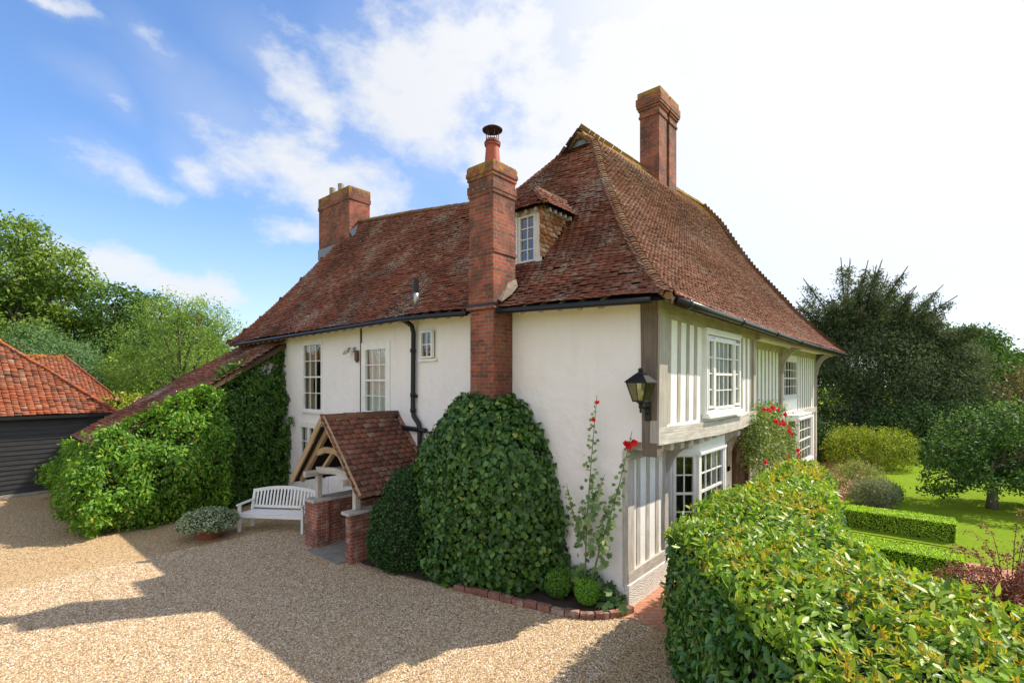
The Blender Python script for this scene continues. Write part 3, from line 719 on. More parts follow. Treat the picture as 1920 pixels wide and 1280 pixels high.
# ground floor bay by the corner
for x in (.44, .80, 1.16): stud(x, .55, 2.44, 0, .13, OAKW, random.uniform(-.02, .02))
mb = MB(); mb.beam((.10, .0, .35), (.10, .0, 2.5), .22, .1, (0, 1, 0)); mb.build('corner_post', OAKW, house)
mb = MB(); mb.beam((1.50, .0, .35), (1.50, .0, 2.5), .2, .1, (0, 1, 0)); mb.build('door_post', OAKW, house)
mb = MB(); mb.beam((0, -.0, .48), (1.62, -.0, .50), .11, .17); mb.build('sill_beam', OAKW, house)
mb = MB(); mb.beam((0, -.01, 2.42), (1.62, -.01, 2.42), .12, .14); mb.build('head_beam', OAK, house)
pl = MB(); pl.box(-.035, 1.72, -.075, .0, 0, .395); pl.box(1.78, 16.35, -.05, .0, 0, .35); pl.box(-.03, .0, 0, .9, 0, .35)
pl.build('plinth', m_plain('whitewashed plinth', (.76, .72, .67), .9, .12, 0, .03), house, bevel=.03)
def bracket(x, y0, z0, y1, z1, w=.13, mat=OAKW):
    """solid curved knee under an overhang"""
    K = 9; O_ = []
    for i in range(K):
        t = i/(K-1); a = t*math.pi/2
        O_.append((y0+(y1-y0)*(1-math.cos(a)), z0+(z1-z0)*math.sin(a)))
    prof = O_ + [(y0+.0, z1)]
    prof = [(y0, z0-.12)] + O_ + [(y1, z1+.1), (y0, z1+.1)]
    n = len(prof); V = [(x-w/2, y, z) for y, z in prof]+[(x+w/2, y, z) for y, z in prof]
    m = MB(); m.add(V, [tuple(range(n)), tuple(range(n, 2*n))[::-1]]+[(i, i+n, (i+1) % n+n, (i+1) % n) for i in range(n)])
    return m.build('curved_bracket', mat, house)
bracket(1.52, -.02, 1.7, -.46, 2.42, .15, OAK); bracket(4.35, -.02, 1.7, -.46, 2.42, .15); bracket(5.1, -.02, 1.6, -.48, 2.45, .2)
# open hall bay
for i in range(26):
    x = 5.62+i*.405
    if 10.5 < x < 12.85: continue
    stud(x, 2.55, 4.55, 0, .13, OAK)
    if x > 14 or 6.7 < x < 10.6: stud(x, .4, 2.4, 0, .13, OAKW)
mb = MB(); mb.beam((JX, 0, 4.60), (16.3, 0, 4.60), .1, .2); mb.build('wall_plate', OAK, house)
mb = MB(); mb.beam((JX, 0, 2.48), (16.3, 0, 2.48), .1, .2); mb.build('middle_rail', OAKW, house)
mb = MB(); mb.curve_beam([(JX, -.62, 4.72), (9, -.62, 4.70), (16.5, -.62, 4.72)], .16, .18, (0, 0, 1)); mb.build('flying_plate', OAK, house)
def arch_brace(x, mat=OAK, w=.16):
    m = MB(); pts = [(x, -.03+(-.57)*(1-math.cos(t*math.pi/2)), 3.85+.82*math.sin(t*math.pi/2)) for t in np.linspace(0, 1, 8)]
    m.curve_beam(pts, w, .17, (1, 0, 0)); m.beam((x, 0, 2.6), (x, 0, 4.6), .2, .12, (0, 1, 0)); return m.build('arched_brace', mat, house)
for x in (5.45, 10.25, 16.15): arch_brace(x)
mb = MB(); mb.beam((16.2, 0, .3), (16.2, 0, 4.6), .2, .12, (0, 1, 0)); mb.build('corner_post', OAKW, house)
mb = MB(); mb.box(16.3, 16.9, -.5, -.05, 4.05, 4.62); 
# windows of the front
pw = window((upw[0], JY-.06, upw[2]), EX, NY, 2.05, 1.50, 1, 1, house, frame=.05, room=True, bar=.0, depth=.9)
m = MB()
m.obox((2.0, JY-.06, 3.02), EX, NY, Z3, (0, 2.05), (-.09, -.062), (-.02, 1.52)); m.build('box_frame', WHITE, pw)
bpy.data.objects.remove(bpy.data.objects[pw.children[-1].name])
window((2.06, JY-.065, 3.10), EX, NY, .34, 1.30, 1, 4, pw, frame=.05, sill=False, room=False, name='side_light')
window((3.63, JY-.065, 3.10), EX, NY, .36, 1.30, 1, 4, pw, frame=.05, sill=False, room=False, name='side_light')
window((2.42, JY-.06, 3.06), EX, NY, 1.19, 1.36, 4, 4, pw, frame=.065, rail=2, sill=False, room=False, name='sash', curtain=[(.02, .25, .03, 1.3, CURT, .2), (.95, 1.17, .03, 1.3, CURT, .2)])
m = MB()
m.obox((2.0, JY, 3.02), EX, NY, Z3, (-.07, 2.12), (.02, .16), (-.09, -.052)); m.obox((2.0, JY, 3.02), EX, NY, Z3, (-.03, 0), (-.02, .07), (-.05, 1.5)); m.obox((2.0, JY, 3.02), EX, NY, Z3, (2.05, 2.08), (-.02, .07), (-.05, 1.5))
m.obox((2.0, JY, 3.02), EX, NY, Z3, (-.05, 2.10), (-.02, .10), (1.5, 1.56)); m.build('window_board', WHITE, pw)
window((10.62, 0, 3.06), EX, NY, 2.13, 1.30, 5, 4, house, frame=.10, rail=2, proud=.03, curtain=[(.05, .4, .03, 1.2, CURT, .2), (1.75, 2.08, .03, 1.2, CURT, .2)])
def bay_window(x0, x1, z0, z1, out, ang, side_cols, cols, rows, top):
    """canted bay: two slanted lights and one in front"""
    O = Vector((x0, 0, z0)); H = z1-z0; a = Vector((x0+ang, -out, z0)); b = Vector((x1-ang, -out, z0)); c = Vector((x1, 0, z0))
    root = None
    m = MB()
    for p, q in ((O, a), (a, b), (b, c)):
        d = (q-p); L = d.length; d.normalize(); nn = d.cross(Z3)
        m.obox(p, d, nn, Z3, (0, L), (-.08, .02), (-z0+.0, -.001)); m.obox(p, d, nn, Z3, (-.02, L+.02), (-.08, .075), (-.055, -.002)); m.obox(p, d, nn, Z3, (0, L), (-.08, .02), (H, top-z0))
        m.obox(p, d, nn, Z3, (-.02, L+.02), (-.06, .06), (H-.02, H+.03))
    for p in (a, b, O, c): m.beam((p.x, p.y+.012, z0), (p.x, p.y+.012, z1), .09, .09)
    m.poly([(x0, 0, top), (x0+ang, -out-.05, top-.02), (x1-ang, -out-.05, top-.02), (x1, 0, top)])
    root = m.build('bay_window', WHITE, house)
    for p, q, cc in ((O, a, side_cols), (a, b, cols), (b, c, side_cols)):
        d = (q-p); L = d.length; d.normalize(); nn = d.cross(Z3)
        window(p+d*.05, d, nn, L-.1, H, cc, rows, root, frame=.055, rail=rows//2, sill=False, room=False, name='light', curtain=[(.04, min(L*.4, .35), .04, H-.06, NET, .1), (L-.5, L-.14, .04, H-.06, NET, .1)] if cc == cols else None)
    r = MB(); r.box(x0-.1, x1+.1, .55, .57, 0, 2.5); r.box(x0-.12, x0-.1, .13, .57, 0, 2.5); r.box(x1+.1, x1+.12, .13, .57, 0, 2.5); r.box(x0-.1, x1+.1, .1, .57, 2.5, 2.52); r.box(x0-.1, x1+.1, .1, .57, .02, .04)
    r.build('room_lining', DARKROOM, root); return root
bay_window(1.74, 3.96, .78, 2.26, .38, .38, 2, 4, 4, 2.56)
bay_window(10.9, 13.6, .92, 2.36, .34, .26, 1, 4, 4, 2.50)
# front door in the shade of the rose
m = MB()
for i in range(5): m.box(5.52+i*.192, 5.70+i*.192, -.0, .05, .12, 2.08)
m.build('plank_door', OAKD, house)
m = MB(); m.beam((5.46, -.01, .1), (5.46, -.01, 2.3), .14, .12, (0, 1, 0)); m.beam((6.56, -.01, .1), (6.56, -.01, 2.3), .14, .12, (0, 1, 0)); m.beam((5.4, -.015, 2.2), (6.62, -.015, 2.2), .13, .2); m.build('door_frame', OAKD, house)
# east lean-to seen past the end of the house
def row_lean(q): return [(16.3+1.3*(1-q), .6, 2.1+.85*q), (16.3+1.3*(1-q), 4.5, 2.1+.85*q)]
tile_slope('lean_to_roof', row_lean, TILE_FRONT, house)
m = MB(); m.box(16.31, 17.4, .8, 4.3, 0, 2.1); m.build('lean_to_wall', BRICK, house)

# eaves: gutters, rafter feet -----------------------------------------
def eave_line(fn, a, b, n=14, out=.06, dz=-.05, dirv=(-1, 0, 0)):
    p, _ = polyat(fn(0), np.linspace(a, b, n)); return [Vector(q)+Vector(dirv)*out+Z3*dz for q in p]
totL = polyat(row_side(0), [0])[1]
aCh = (15.1-3.0)/totL
m = MB(); m.tube(eave_line(row_side, .02, aCh-.005, 12), .05, 8); m.tube(eave_line(row_side, aCh+.045, .985, 8), .05, 8); m.build('gutter', BLACK, house, smooth=True)
m = MB(); el = eave_line(row_front, .005, .995, 16, -.01, -.045, (0, -1, 0))
m.curve_beam(el, .03, .13, (0, 0, 1)); m.build('fascia', OAKD, house)
m = MB(); m.tube(eave_line(row_front, .01, .995, 14, .06, -.05, (0, -1, 0)), .06, 8)
for i in range(7):
    q = eave_line(row_front, .03+i*.15, .035+i*.15, 2, .06, -.05, (0, -1, 0)); m.tube(q, .075, 8)
m.build('gutter', BLACK, house, smooth=True)
for s in np.linspace(.02, .93, 38):
    if abs(s-aCh-.02) < .04: continue
    p = Vector(polyat(row_side(0), [s])[0][0]); m = MB(); m.beam(p+Vector((.04, 0, -.07)), p+Vector((.75, 0, .42)), .08, .1); m.build('rafter_foot', OAK, house)
for s in np.linspace(.06, .95, 40):
    p = Vector(polyat(row_front(0), [s])[0][0]); m = MB(); m.beam(p+Vector((0, .05, -.07)), p+Vector((0, .6, .3)), .08, .1); m.build('rafter_foot', OAK, house)
m = MB(); m.quad((-.40, -.86, 4.75), (.1, -.5, 4.86), (16.3, -.5, 4.86), (16.9, -.86, 4.67)); m.quad((-.42, 15, 4.86), (-.42, 4.8, 4.97), (.02, 4.8, 5.3), (.02, 15, 5.2)); m.quad((-.42, 4.8, 4.97), (-.42, -.86, 4.75), (.02, -.5, 4.86), (.02, 4.8, 5.15)); m.build('eaves_soffit', m_plain('eaves boards', (.30, .25, .19), .9, .3), house)

# chimneys ------------------------------------------------------------
def stack_rings(mb, x0, x1, y0, y1, z, steps):
    for (dz, e) in steps:
        mb.box(x0-e, x1+e, y0-e, y1+e, z, z+dz-.0005); z += dz
    return z
x0, x1, y0, y1 = CH
m = MB(); m.box(x0+.03, .2, y0+.02, y1-.02, 0, 4.93); m.box(x0-.03, .2, y0-.03, y1+.03, 4.93, 5.0); m.box(x0, x1, y0, y1, 5.0, 5.95)
m.box(x0, x1+.02, y0-.02, y1+.02, 5.95, 6.02); m.box(x0+.01, x1, y0+.01, y1-.01, 6.02, 7.04)
stack_rings(m, x0+.01, x1, y0+.01, y1-.01, 7.04, [(.07, .018), (.14, .028), (.10, .008), (.07, .028), (.08, .046), (.10, .034), (.03, .02)])
ch = m.build('chimney', brick_top(7.62), house, bevel=.006)
pz = 7.62; m = MB(); pc = (-.235, 2.66, pz)
m.lathe(pc, [(.155, -.02), (.15, .1), (.125, .42), (.125, .44), (.15, .45), (.15, .50), (.13, .505), (.13, .56), (.10, .56), (.10, .3)], 24); m.build('chimney_pot', POTRED, ch, smooth=False)
m = MB(); m.lathe((pc[0], pc[1], pz+.74), [(.19, 0), (.195, .015), (.14, .05), (.04, .075), (.001, .078)], 24)
for k in range(6): a = k*math.pi/3; m.tube([(pc[0]+.115*math.cos(a), pc[1]+.115*math.sin(a), pz+.55), (pc[0]+.125*math.cos(a), pc[1]+.125*math.sin(a), pz+.75)], .008, 5)
m.lathe((pc[0], pc[1], pz+.475), [(.153, 0), (.156, .005), (.156, .03), (.153, .035)], 24)
m.build('rain_cowl', m_plain('rusty cowl', (.07, .04, .035), .6, .3, .3), ch)
m = MB(); m.box(x0-.035, x1, y0-.035, y1+.035, 4.985, 5.03); m.build('lead_flashing', BLACK, ch)
m = MB()
m.add([(-.15, y0-.09, 5.22), (x0+.12, y0-.10, 5.05), (x0+.12, y0-.005, 5.10), (-.15, y0-.005, 5.45), (.05, y0-.07, 5.40), (.08, y0-.005, 5.55)], [(1, 0, 3, 2), (0, 4, 5, 3)]); m.build('mortar_fillet', m_plain('lime mortar fillet', (.25, .20, .155), .95, .35, 0, .02), ch)

# tall double stack on the ridge
m = MB(); zt = 12.02
for a, b in ((7.65, 8.22), (8.44, 9.02)):
    m.box(a, b, 2.85, 3.5, 8.2, zt)
    stack_rings(m, a, b, 2.85, 3.5, zt, [(.08, .03), (.16, .012), (.08, .05), (.08, .085), (.22, .10), (.20, .06)])
m.box(8.22, 8.44, 2.98, 3.40, 8.2, zt+.3); m.box(8.325, 8.335, 2.93, 3.43, zt+.3, zt+.78)
ch2 = m.build('chimney', brick_top(12.85), house, bevel=.006); ch2['label'] = 'tall double brick stack on the main ridge'
m = MB(); m.quad((7.55, 2.72, 9.36), (7.63, 2.84, 9.62), (7.63, 3.5, 10.55), (7.5, 3.5, 10.2)); m.quad((7.6, 2.70, 9.32), (9.1, 2.70, 9.38), (9.1, 2.845, 9.62), (7.6, 2.845, 9.6))
m.build('lead_flashing', m_plain('mortared flashing', (.34, .30, .24), .9, .3), ch2)
m = MB(); m.add([(7.45, 3.3, 10.38), (7.45, 4.3, 10.0), (7.45, 3.95, 11.05), (7.62, 3.3, 10.4), (7.62, 4.3, 10.0), (7.62, 3.95, 11.05)], [(0, 1, 2), (5, 4, 3), (0, 2, 5, 3), (1, 4, 5, 2), (0, 3, 4, 1)]); m.build('lead_gablet', LEAD, ch2)

# broad far stack
m = MB(); bx = (2.38, 3.22, 11.98, 14.1)
m.box(*bx, 7.3, 10.06); m.box(bx[0]-.03, bx[1]+.03, bx[2]-.03, bx[3]+.03, 10.06, 10.20); m.box(bx[0]-.015, bx[1]+.015, bx[2]-.015, bx[3]+.015, 10.20, 10.52)
ch3 = m.build('chimney', brick_top(10.55), house, bevel=.006); ch3['label'] = 'broad plain brick stack with two metal flues'
for y in (12.9, 13.5):
    m = MB(); m.lathe((2.6, y, 10.5), [(.11, 0), (.11, .36), (.09, .36), (.09, .1)], 16); m.build('flue', m_plain('galvanised flue', (.26, .24, .19), .5, .2, .5), ch3)
m = MB(); m.box(bx[0]-.04, bx[0]+.0, bx[2]-.02, bx[3]+.0, 8.2, 8.58)
zf = lambda x: 8.72+(x-2.38)*1.3
m.add([(2.36, 11.95, 8.5), (3.0, 11.95, 9.3), (3.0, 11.95, 9.52), (2.36, 11.95, 8.88), (2.36, 11.72, 8.66), (3.0, 11.8, 9.42)], [(0, 1, 2, 3), (0, 4, 5, 1), (3, 2, 5, 4)])
m.build('lead_flashing', LEAD, ch3)

# dormer --------------------------------------------------------------
m = MB(); dx, dy0, dy1 = DRM; dz0, dz1 = 5.95, 7.04
wall_panel(m, (dx, 0, 0), (0, 1, 0), NX, dy0, dy1, 5.80, dz1+.10, [(2.41, 2.84, 6.04, 7.0), (2.88, 3.2, 6.04, 7.0)])
dorm = m.build('dormer', WHITE, house)
window((dx, 2.84, 6.04), EY, NX, .43, .96, 2, 4, dorm, frame=.04, sill=False, depth=.7, mg=.02); window((dx, 3.2, 6.04), EY, NX, .32, .96, 2, 4, dorm, frame=.04, sill=False, depth=.7, mg=.02)
m = MB(); m.box(dx-.05, dx+.02, dy0-.01, dy1+.01, dz0-.06, dz0+.03); m.add([(dx-.01, dy0-.04, dz0-.05), (dx-.01, dy1+.04, dz0-.05), (dx-.26, dy1+.06, 5.66), (dx-.26, dy0-.06, 5.66)], [(0, 3, 2, 1)]); m.build('window_sill', LEAD, dorm)
def cheek(y, sgn):
    def row(q):
        z = 5.92+q*1.2; xe = dx + .05+1.05*q
        a, b = (dx+.01, y, z), (xe, y, z)
        return [a, b] if sgn < 0 else [b, a]
    return tile_slope('tile_hung_cheek', row, TILE_HANG, dorm, gauge=.1, width=.14, wave=0, thick=.6)
cheek(dy0+.03, -1); cheek(dy1-.03, 1)
RZ, EZ = 7.69, 7.10; yc = 2.75; ex0 = dx-.16; xr = 1.19; er = 1.95; rr_ = 2.5
def row_dr(q): return [lerp((ex0, dy0-.17, EZ), (xr, yc, RZ), q), lerp((er, dy0-.17, EZ+.02), (rr_, yc, RZ), q)]
def row_dl(q): return [lerp((er, dy1+.17, EZ), (rr_, yc, RZ), q), lerp((ex0, dy1+.17, EZ), (xr, yc, RZ), q)]
def row_df(q): return [lerp((ex0, dy1+.17, EZ), (xr, yc+.005, RZ), q), lerp((ex0, dy0-.17, EZ), (xr, yc-.005, RZ), q)]
for fn in (row_dr, row_dl, row_df): tile_slope('dormer_roof', fn, TILE_SIDE, dorm, gauge=.09, width=.15, wave=.01, thick=.7)
capping('ridge_tiles', [(ex0, dy0-.17, EZ+.02), (xr, yc, RZ)], BONNET, dorm, .06, .09); capping('ridge_tiles', [(xr-.02, yc, RZ), (rr_, yc, RZ)], BONNET, dorm, .08, .25)
for x in (.88, 1.06, 1.24, 1.42, 1.6): m = MB(); m.box(x, x+.05, dy0-.13, dy0-.0, EZ-.09, EZ-.02); m.build('rafter_foot', OAK, dorm)
for y in (2.3, 2.55, 2.8, 3.05): m = MB(); m.box(dx-.12, dx-.0, y, y+.05, EZ-.09, EZ-.02); m.build('rafter_foot', OAK, dorm)

# pipes ---------------------------------------------------------------
m = MB(); xx = -.09
m.tube([(xx-.3, 5.23, 4.98), (xx-.05, 5.23, 4.86), (xx, 5.23, 4.7), (xx, 5.25, 2.95), (xx, 5.22, 2.82), (xx, 5.05, 2.66), (xx, 5.01, 2.55), (xx, 5.0, .05)], .055, 10)
for z in (4.3, 3.3, 2.95): m.tube([(xx, 5.245, z-.04), (xx, 5.245, z+.04)], .068, 10)
m.box(xx-.01, .0, 5.18, 5.29, 3.24, 3.30)
m.tube([(xx, 4.80, 2.52), (xx, 5.0, 2.52), (xx, 5.65, 2.54), (xx, 5.85, 2.57), (xx, 5.93, 2.66), (xx-.02, 5.90, 2.78), (xx-.04, 5.80, 2.80)], .055, 10)
m.build('downpipe', BLACK, house, smooth=True)
m = MB(); m.tube([(-.0, 5.25, 5.30), (-.0, 5.25, 5.68)], .055, 14); o = m.build('roof_vent', STEEL, house, smooth=True)
m = MB(); m.tube([(-.0, 5.25, 5.62), (-.0, 5.25, 5.93)], .062, 14); m.build('vent_cap', BLACK, o)
m = MB(); m.box(-.16, .1, 5.1, 5.4, 5.24, 5.27); m.build('lead_flashing', LEAD, o)

# catslide wing -------------------------------------------------------
def row_cat(q): return [lerp((-4.55, 15.1, 1.98), (.1, 15.1, 4.9), q), lerp((-4.55, 11.62, 1.98), (.1, 11.62, 4.9), q)]
wing = tile_slope('wing_roof', row_cat, TILE_SIDE, house, wave=.04)
m = MB(); m.box(-4.3, -.01, 12.0, 14.9, 0, 1.9)
m.add([(-4.3, 12.0, 1.9), (-.01, 12.0, 1.9), (-.01, 12.0, 4.7), (-4.3, 12.0, 2.02), (-4.3, 14.9, 1.9), (-.01, 14.9, 1.9), (-.01, 14.9, 4.7), (-4.3, 14.9, 2.02)], [(0, 1, 2, 3), (7, 6, 5, 4), (4, 0, 3, 7)])
m.build('wing_wall', PLASTER, house)
m = MB(); m.beam((-4.5, 11.66, 1.90), (.0, 11.66, 4.74), .05, .14); m.build('verge_board', OAKD, house)
# ------------------------------------------------------------------ ground
def sheet(name, pts, z, mat, label, cat):
    m = MB(); m.poly([(x, y, z) for x, y in pts]); return struct(m.build(name, mat), label, cat)
sheet('ground', [(-400, -400), (400, -400), (400, 400), (-400, 400)], -.012, LAWN, 'rough grass stretching away beyond the garden', 'ground')
sheet('gravel_drive', [(-16, -14), (.35, -14), (.35, -.9), (.02, -.45), (.02, 12.2), (-4.2, 12.2), (-4.2, 18.0), (-16, 18.0)], 0, GRAVEL, 'pale pea gravel drive before the white side wall', 'drive')
sheet('brick_path', [(-.28, -1.35), (5.1, -1.35), (5.1, -30), (6.25, -30), (6.25, -1.5), (22, -1.9), (22, .2), (-.28, .2)], .006, PAVER, 'herringbone red brick path along the timber framed front', 'path')
sheet('lawn', [(6.25, -30), (60, -30), (60, 3), (17.5, 3), (17.5, -1.8), (7.2, -1.8), (7.2, -4.2), (6.25, -4.2)], .003, LAWN, 'bright mown lawn beyond the box hedging', 'lawn')
# curved bed by the corner
edge = [(-.02, -.12), (-.25, -.07), (-.52, .1), (-.72, .36), (-.86, .75), (-.96, 1.2), (-1.05, 1.7), (-1.25, 2.6), (-1.5, 3.6), (-1.62, 4.4), (-1.7, 4.9)]
soil = sheet('flower_bed', edge+[(-.0, 4.9)], .05, SOIL, 'dark soil bed against the white side wall', 'flower bed')
be = thing('brick_edging', 'low curved edging of worn red bricks round the corner flower bed', 'edging', (-.7, .4, 0))
edge = edge[:8]; P_, L_ = polyat([(x, y, 0) for x, y in edge], [0]); nb = int(L_/.225); c_, _ = polyat([(x, y, 0) for x, y in edge], np.linspace(0, 1, nb+1))
m = MB()
for i in range(nb):
    a, b = Vector(c_[i]), Vector(c_[i+1]); d = (b-a).normalized(); n_ = Vector((d.y, -d.x, 0)); h = .10+random.uniform(-.012, .012)
    m.obox(a, d, n_, Z3, (.006, (b-a).length-.006), (-.055, .05), (0, h))
m.build('bricks', BRICK_EDGE, be, bevel=.012)
# gravel stones lying proud near the viewer, and drifting onto the path
def pebbles(n, area, name, z=.0):
    P = np.stack([rng.uniform(area[0], area[1], n), rng.uniform(area[2], area[3], n), np.full(n, z)], 1)
    T = []; 
    base = [(-.5,-.35,0),(.5,-.3,0),(.45,.4,0),(-.4,.45,0),(-.25,-.2,.4),(.25,-.15,.45),(.2,.22,.42),(-.22,.2,.38)]
    F = [(0,1,5),(0,5,4),(1,2,6),(1,6,5),(2,3,7),(2,7,6),(3,0,4),(3,4,7),(4,5,6),(4,6,7)]
    a = rng.uniform(0, 6.28, n); X = np.stack([np.cos(a), np.sin(a), .25*rng.normal(size=n)], 1); X = norm(X)
    Zn = norm(np.array([0, 0, 1.])+.25*rng.normal(size=(n, 3))); Y = norm(np.cross(Zn, X)); X = np.cross(Y, Zn)
    s = rng.uniform(.011, .026, n); V, F_ = inst(base, F, P, X, Y, Zn, np.stack([s, s*.8, s*.8], 1))
    m = NM('loose stones'); r = m.island()
    m.col(m.ramp(r, [(0, (.17, .11, .07)), (.25, (.40, .29, .18)), (.5, (.56, .43, .29)), (.8, (.68, .58, .44)), (.93, (.78, .73, .64)), (1, (.42, .2, .1))])); m.rough(.75)
    o = raw_mesh(name, V, F_, m.m); o['kind'] = 'stuff'; o['label'] = 'loose pale stones scattered over the drive'; o['category'] = 'gravel'; return o
def pebble_field():
    # denser close to the viewer
    n = 90000
    y = rng.uniform(-1.5, 9, n); x = rng.uniform(-8.5, -.3, n)
    return n
pebbles(120000, (-7.6, -.05, -.6, 8.5), 'gravel')

# ------------------------------------------------------------------ leaf colours
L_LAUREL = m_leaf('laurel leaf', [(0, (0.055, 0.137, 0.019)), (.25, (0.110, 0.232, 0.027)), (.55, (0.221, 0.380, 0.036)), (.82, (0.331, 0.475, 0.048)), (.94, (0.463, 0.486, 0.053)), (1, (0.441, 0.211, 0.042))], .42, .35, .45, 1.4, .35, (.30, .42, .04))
L_LAUREL_SHADE = m_leaf('shaded laurel side leaf', [(0, (0.039, 0.112, 0.021)), (.4, (0.068, 0.180, 0.030)), (.8, (0.112, 0.262, 0.039)), (1, (0.180, 0.330, 0.045))], .3, .22, .6)  # hedge face: shade put into darker leaves than the sunlit top's
L_SHOOT = m_leaf('young laurel shoot', [(0, (.50, .38, .03)), (.4, (.50, .44, .04)), (.7, (.48, .28, .03)), (.8, (.40, .46, .05)), (1, (.40, .14, .03))], .4, .45, .3)
L_VINE = m_leaf('wisteria leaf', [(0, (0.059, 0.155, 0.017)), (.4, (0.118, 0.271, 0.025)), (.75, (0.208, 0.414, 0.041)), (.95, (0.338, 0.517, 0.057)), (1, (0.492, 0.362, 0.085))], .5, .38, .3, 1.0, .45, (.035, .105, .012))
L_VINE_SHADE = m_leaf('shaded wisteria leaf', [(0, (.028, .075, .014)), (.4, (.05, .125, .020)), (.8, (.085, .19, .026)), (.97, (.15, .27, .04)), (1, (.25, .25, .05))], .5, .25, .3, 1.1, .3, (.10, .22, .025))  # wisteria in the shade of the house, that shade put into the colour
L_CLIMB = m_leaf('dark climber leaf', [(0, (0.029, 0.080, 0.017)), (.4, (0.052, 0.128, 0.025)), (.8, (0.087, 0.189, 0.032)), (.96, (0.131, 0.261, 0.043)), (1, (0.290, 0.319, 0.058))], .42, .22, .4)
L_SMALLBOX = m_leaf('box leaf', [(0, (0.151, 0.293, 0.025)), (.5, (0.366, 0.608, 0.043)), (1, (0.671, 0.800, 0.072))], .45, .35, .35)
L_BOXD = m_leaf('dark shrub leaf', [(0, (0.018, 0.058, 0.013)), (.6, (0.036, 0.098, 0.018)), (1, (0.065, 0.143, 0.026))], .45, .2, .35)
L_BALL = m_leaf('box ball leaf', [(0, (0.060, 0.150, 0.018)), (.5, (0.112, 0.255, 0.027)), (1, (0.180, 0.360, 0.038))], .45, .3, .35)
L_BALLB = m_leaf('bright box ball leaf', [(0, (0.098, 0.238, 0.017)), (.5, (0.182, 0.392, 0.028)), (1, (0.280, 0.532, 0.042))], .45, .3, .35)
L_YEW = m_leaf('yew needles', [(0, (0.022, 0.052, 0.022)), (.5, (0.056, 0.111, 0.040)), (.85, (0.111, 0.186, 0.062)), (1, (0.200, 0.263, 0.111))], .75, .15, .12, .5, .4, (.035, .065, .02))
L_YEWT = m_leaf('old yew needles', [(0, (.034, .058, .028)), (.5, (.076, .108, .052)), (.85, (.135, .175, .085)), (1, (.21, .235, .125))], .75, .2, .15, .5, .35, (.10, .13, .06))
L_ASH = m_leaf('ash leaf', [(0, (0.135, 0.223, 0.061)), (.5, (0.241, 0.357, 0.088)), (1, (0.385, 0.492, 0.139))], .75, .4, .12, .4, .3, (.08, .15, .025))
L_OAKT = m_leaf('tall tree leaf', [(0, (0.091, 0.164, 0.044)), (.5, (0.182, 0.279, 0.058)), (1, (0.345, 0.428, 0.089))], .75, .35, .12, .3, .4, (.05, .11, .02))
L_DARKT = m_leaf('dark tree leaf', [(0, (0.035, 0.083, 0.024)), (.5, (0.069, 0.142, 0.033)), (1, (0.144, 0.233, 0.050))], .75, .25, .12, .3, .4, (.07, .12, .03))
L_BLUE = m_leaf('grey green leaf', [(0, (0.083, 0.165, 0.075)), (.5, (0.128, 0.225, 0.098)), (1, (0.195, 0.300, 0.135))], .75, .3, .12)
L_APPLE = m_leaf('orchard leaf', [(0, (.02, .055, .014)), (.4, (.05, .115, .025)), (.75, (.10, .20, .045)), (1, (.24, .36, .11))], .6, .3, .25)
L_COPPER = m_leaf('copper leaf', [(0, (0.108, 0.084, 0.060)), (.5, (0.192, 0.144, 0.084)), (1, (0.288, 0.216, 0.120))], .5, .3, .3)
L_GOLD = m_leaf('golden shrub leaf', [(0, (0.108, 0.168, 0.014)), (.5, (0.228, 0.288, 0.022)), (1, (0.384, 0.408, 0.036))], .5, .35, .3)
L_LAV = m_leaf('grey lavender leaf', [(0, (0.130, 0.169, 0.098)), (.5, (0.221, 0.247, 0.143)), (.9, (0.312, 0.338, 0.208)), (1, (0.312, 0.260, 0.390))], .7, .25, .2)
L_PALE = m_leaf('pale perennial leaf', [(0, (.12, .18, .05)), (.5, (.24, .30, .09)), (.85, (.38, .38, .16)), (1, (.5, .3, .22))], .6, .35, .2)
L_ROSE = m_leaf('rose leaf', [(0, (0.070, 0.126, 0.028)), (.4, (0.133, 0.210, 0.042)), (.8, (0.238, 0.308, 0.077)), (1, (0.392, 0.364, 0.140))], .45, .35, .4)
L_HOLLY = m_leaf('hollyhock leaf', [(0, (0.085, 0.169, 0.054)), (.5, (0.169, 0.277, 0.097)), (1, (0.339, 0.416, 0.172))], .6, .35, .3)
L_VARIEG = m_leaf('variegated leaf', [(0, (.07, .13, .05)), (.4, (.14, .22, .09)), (.6, (.40, .44, .28)), (1, (.60, .60, .45))], .5, .3, .3)
L_BERB = m_leaf('red berberis leaf', [(0, (.11, .035, .04)), (.5, (.21, .065, .065)), (.85, (.34, .12, .10)), (1, (.42, .34, .22))], .5, .35, .3)
PINKRED = m_leaf('crimson petal', [(0, (.55, .015, .05)), (.5, (.72, .03, .09)), (1, (.80, .08, .15))], .5, .3, .3)
SCARLET = m_leaf('scarlet petal', [(0, (.50, .008, .015)), (1, (.75, .02, .03))], .5, .3, .3)
PALEPINK = m_leaf('pale pink petal', [(0, (.70, .36, .34)), (.5, (.80, .50, .46)), (1, (.85, .66, .60))], .5, .3, .3)
STEM = m_plain('green stem', (.14, .20, .06), .6, .2)

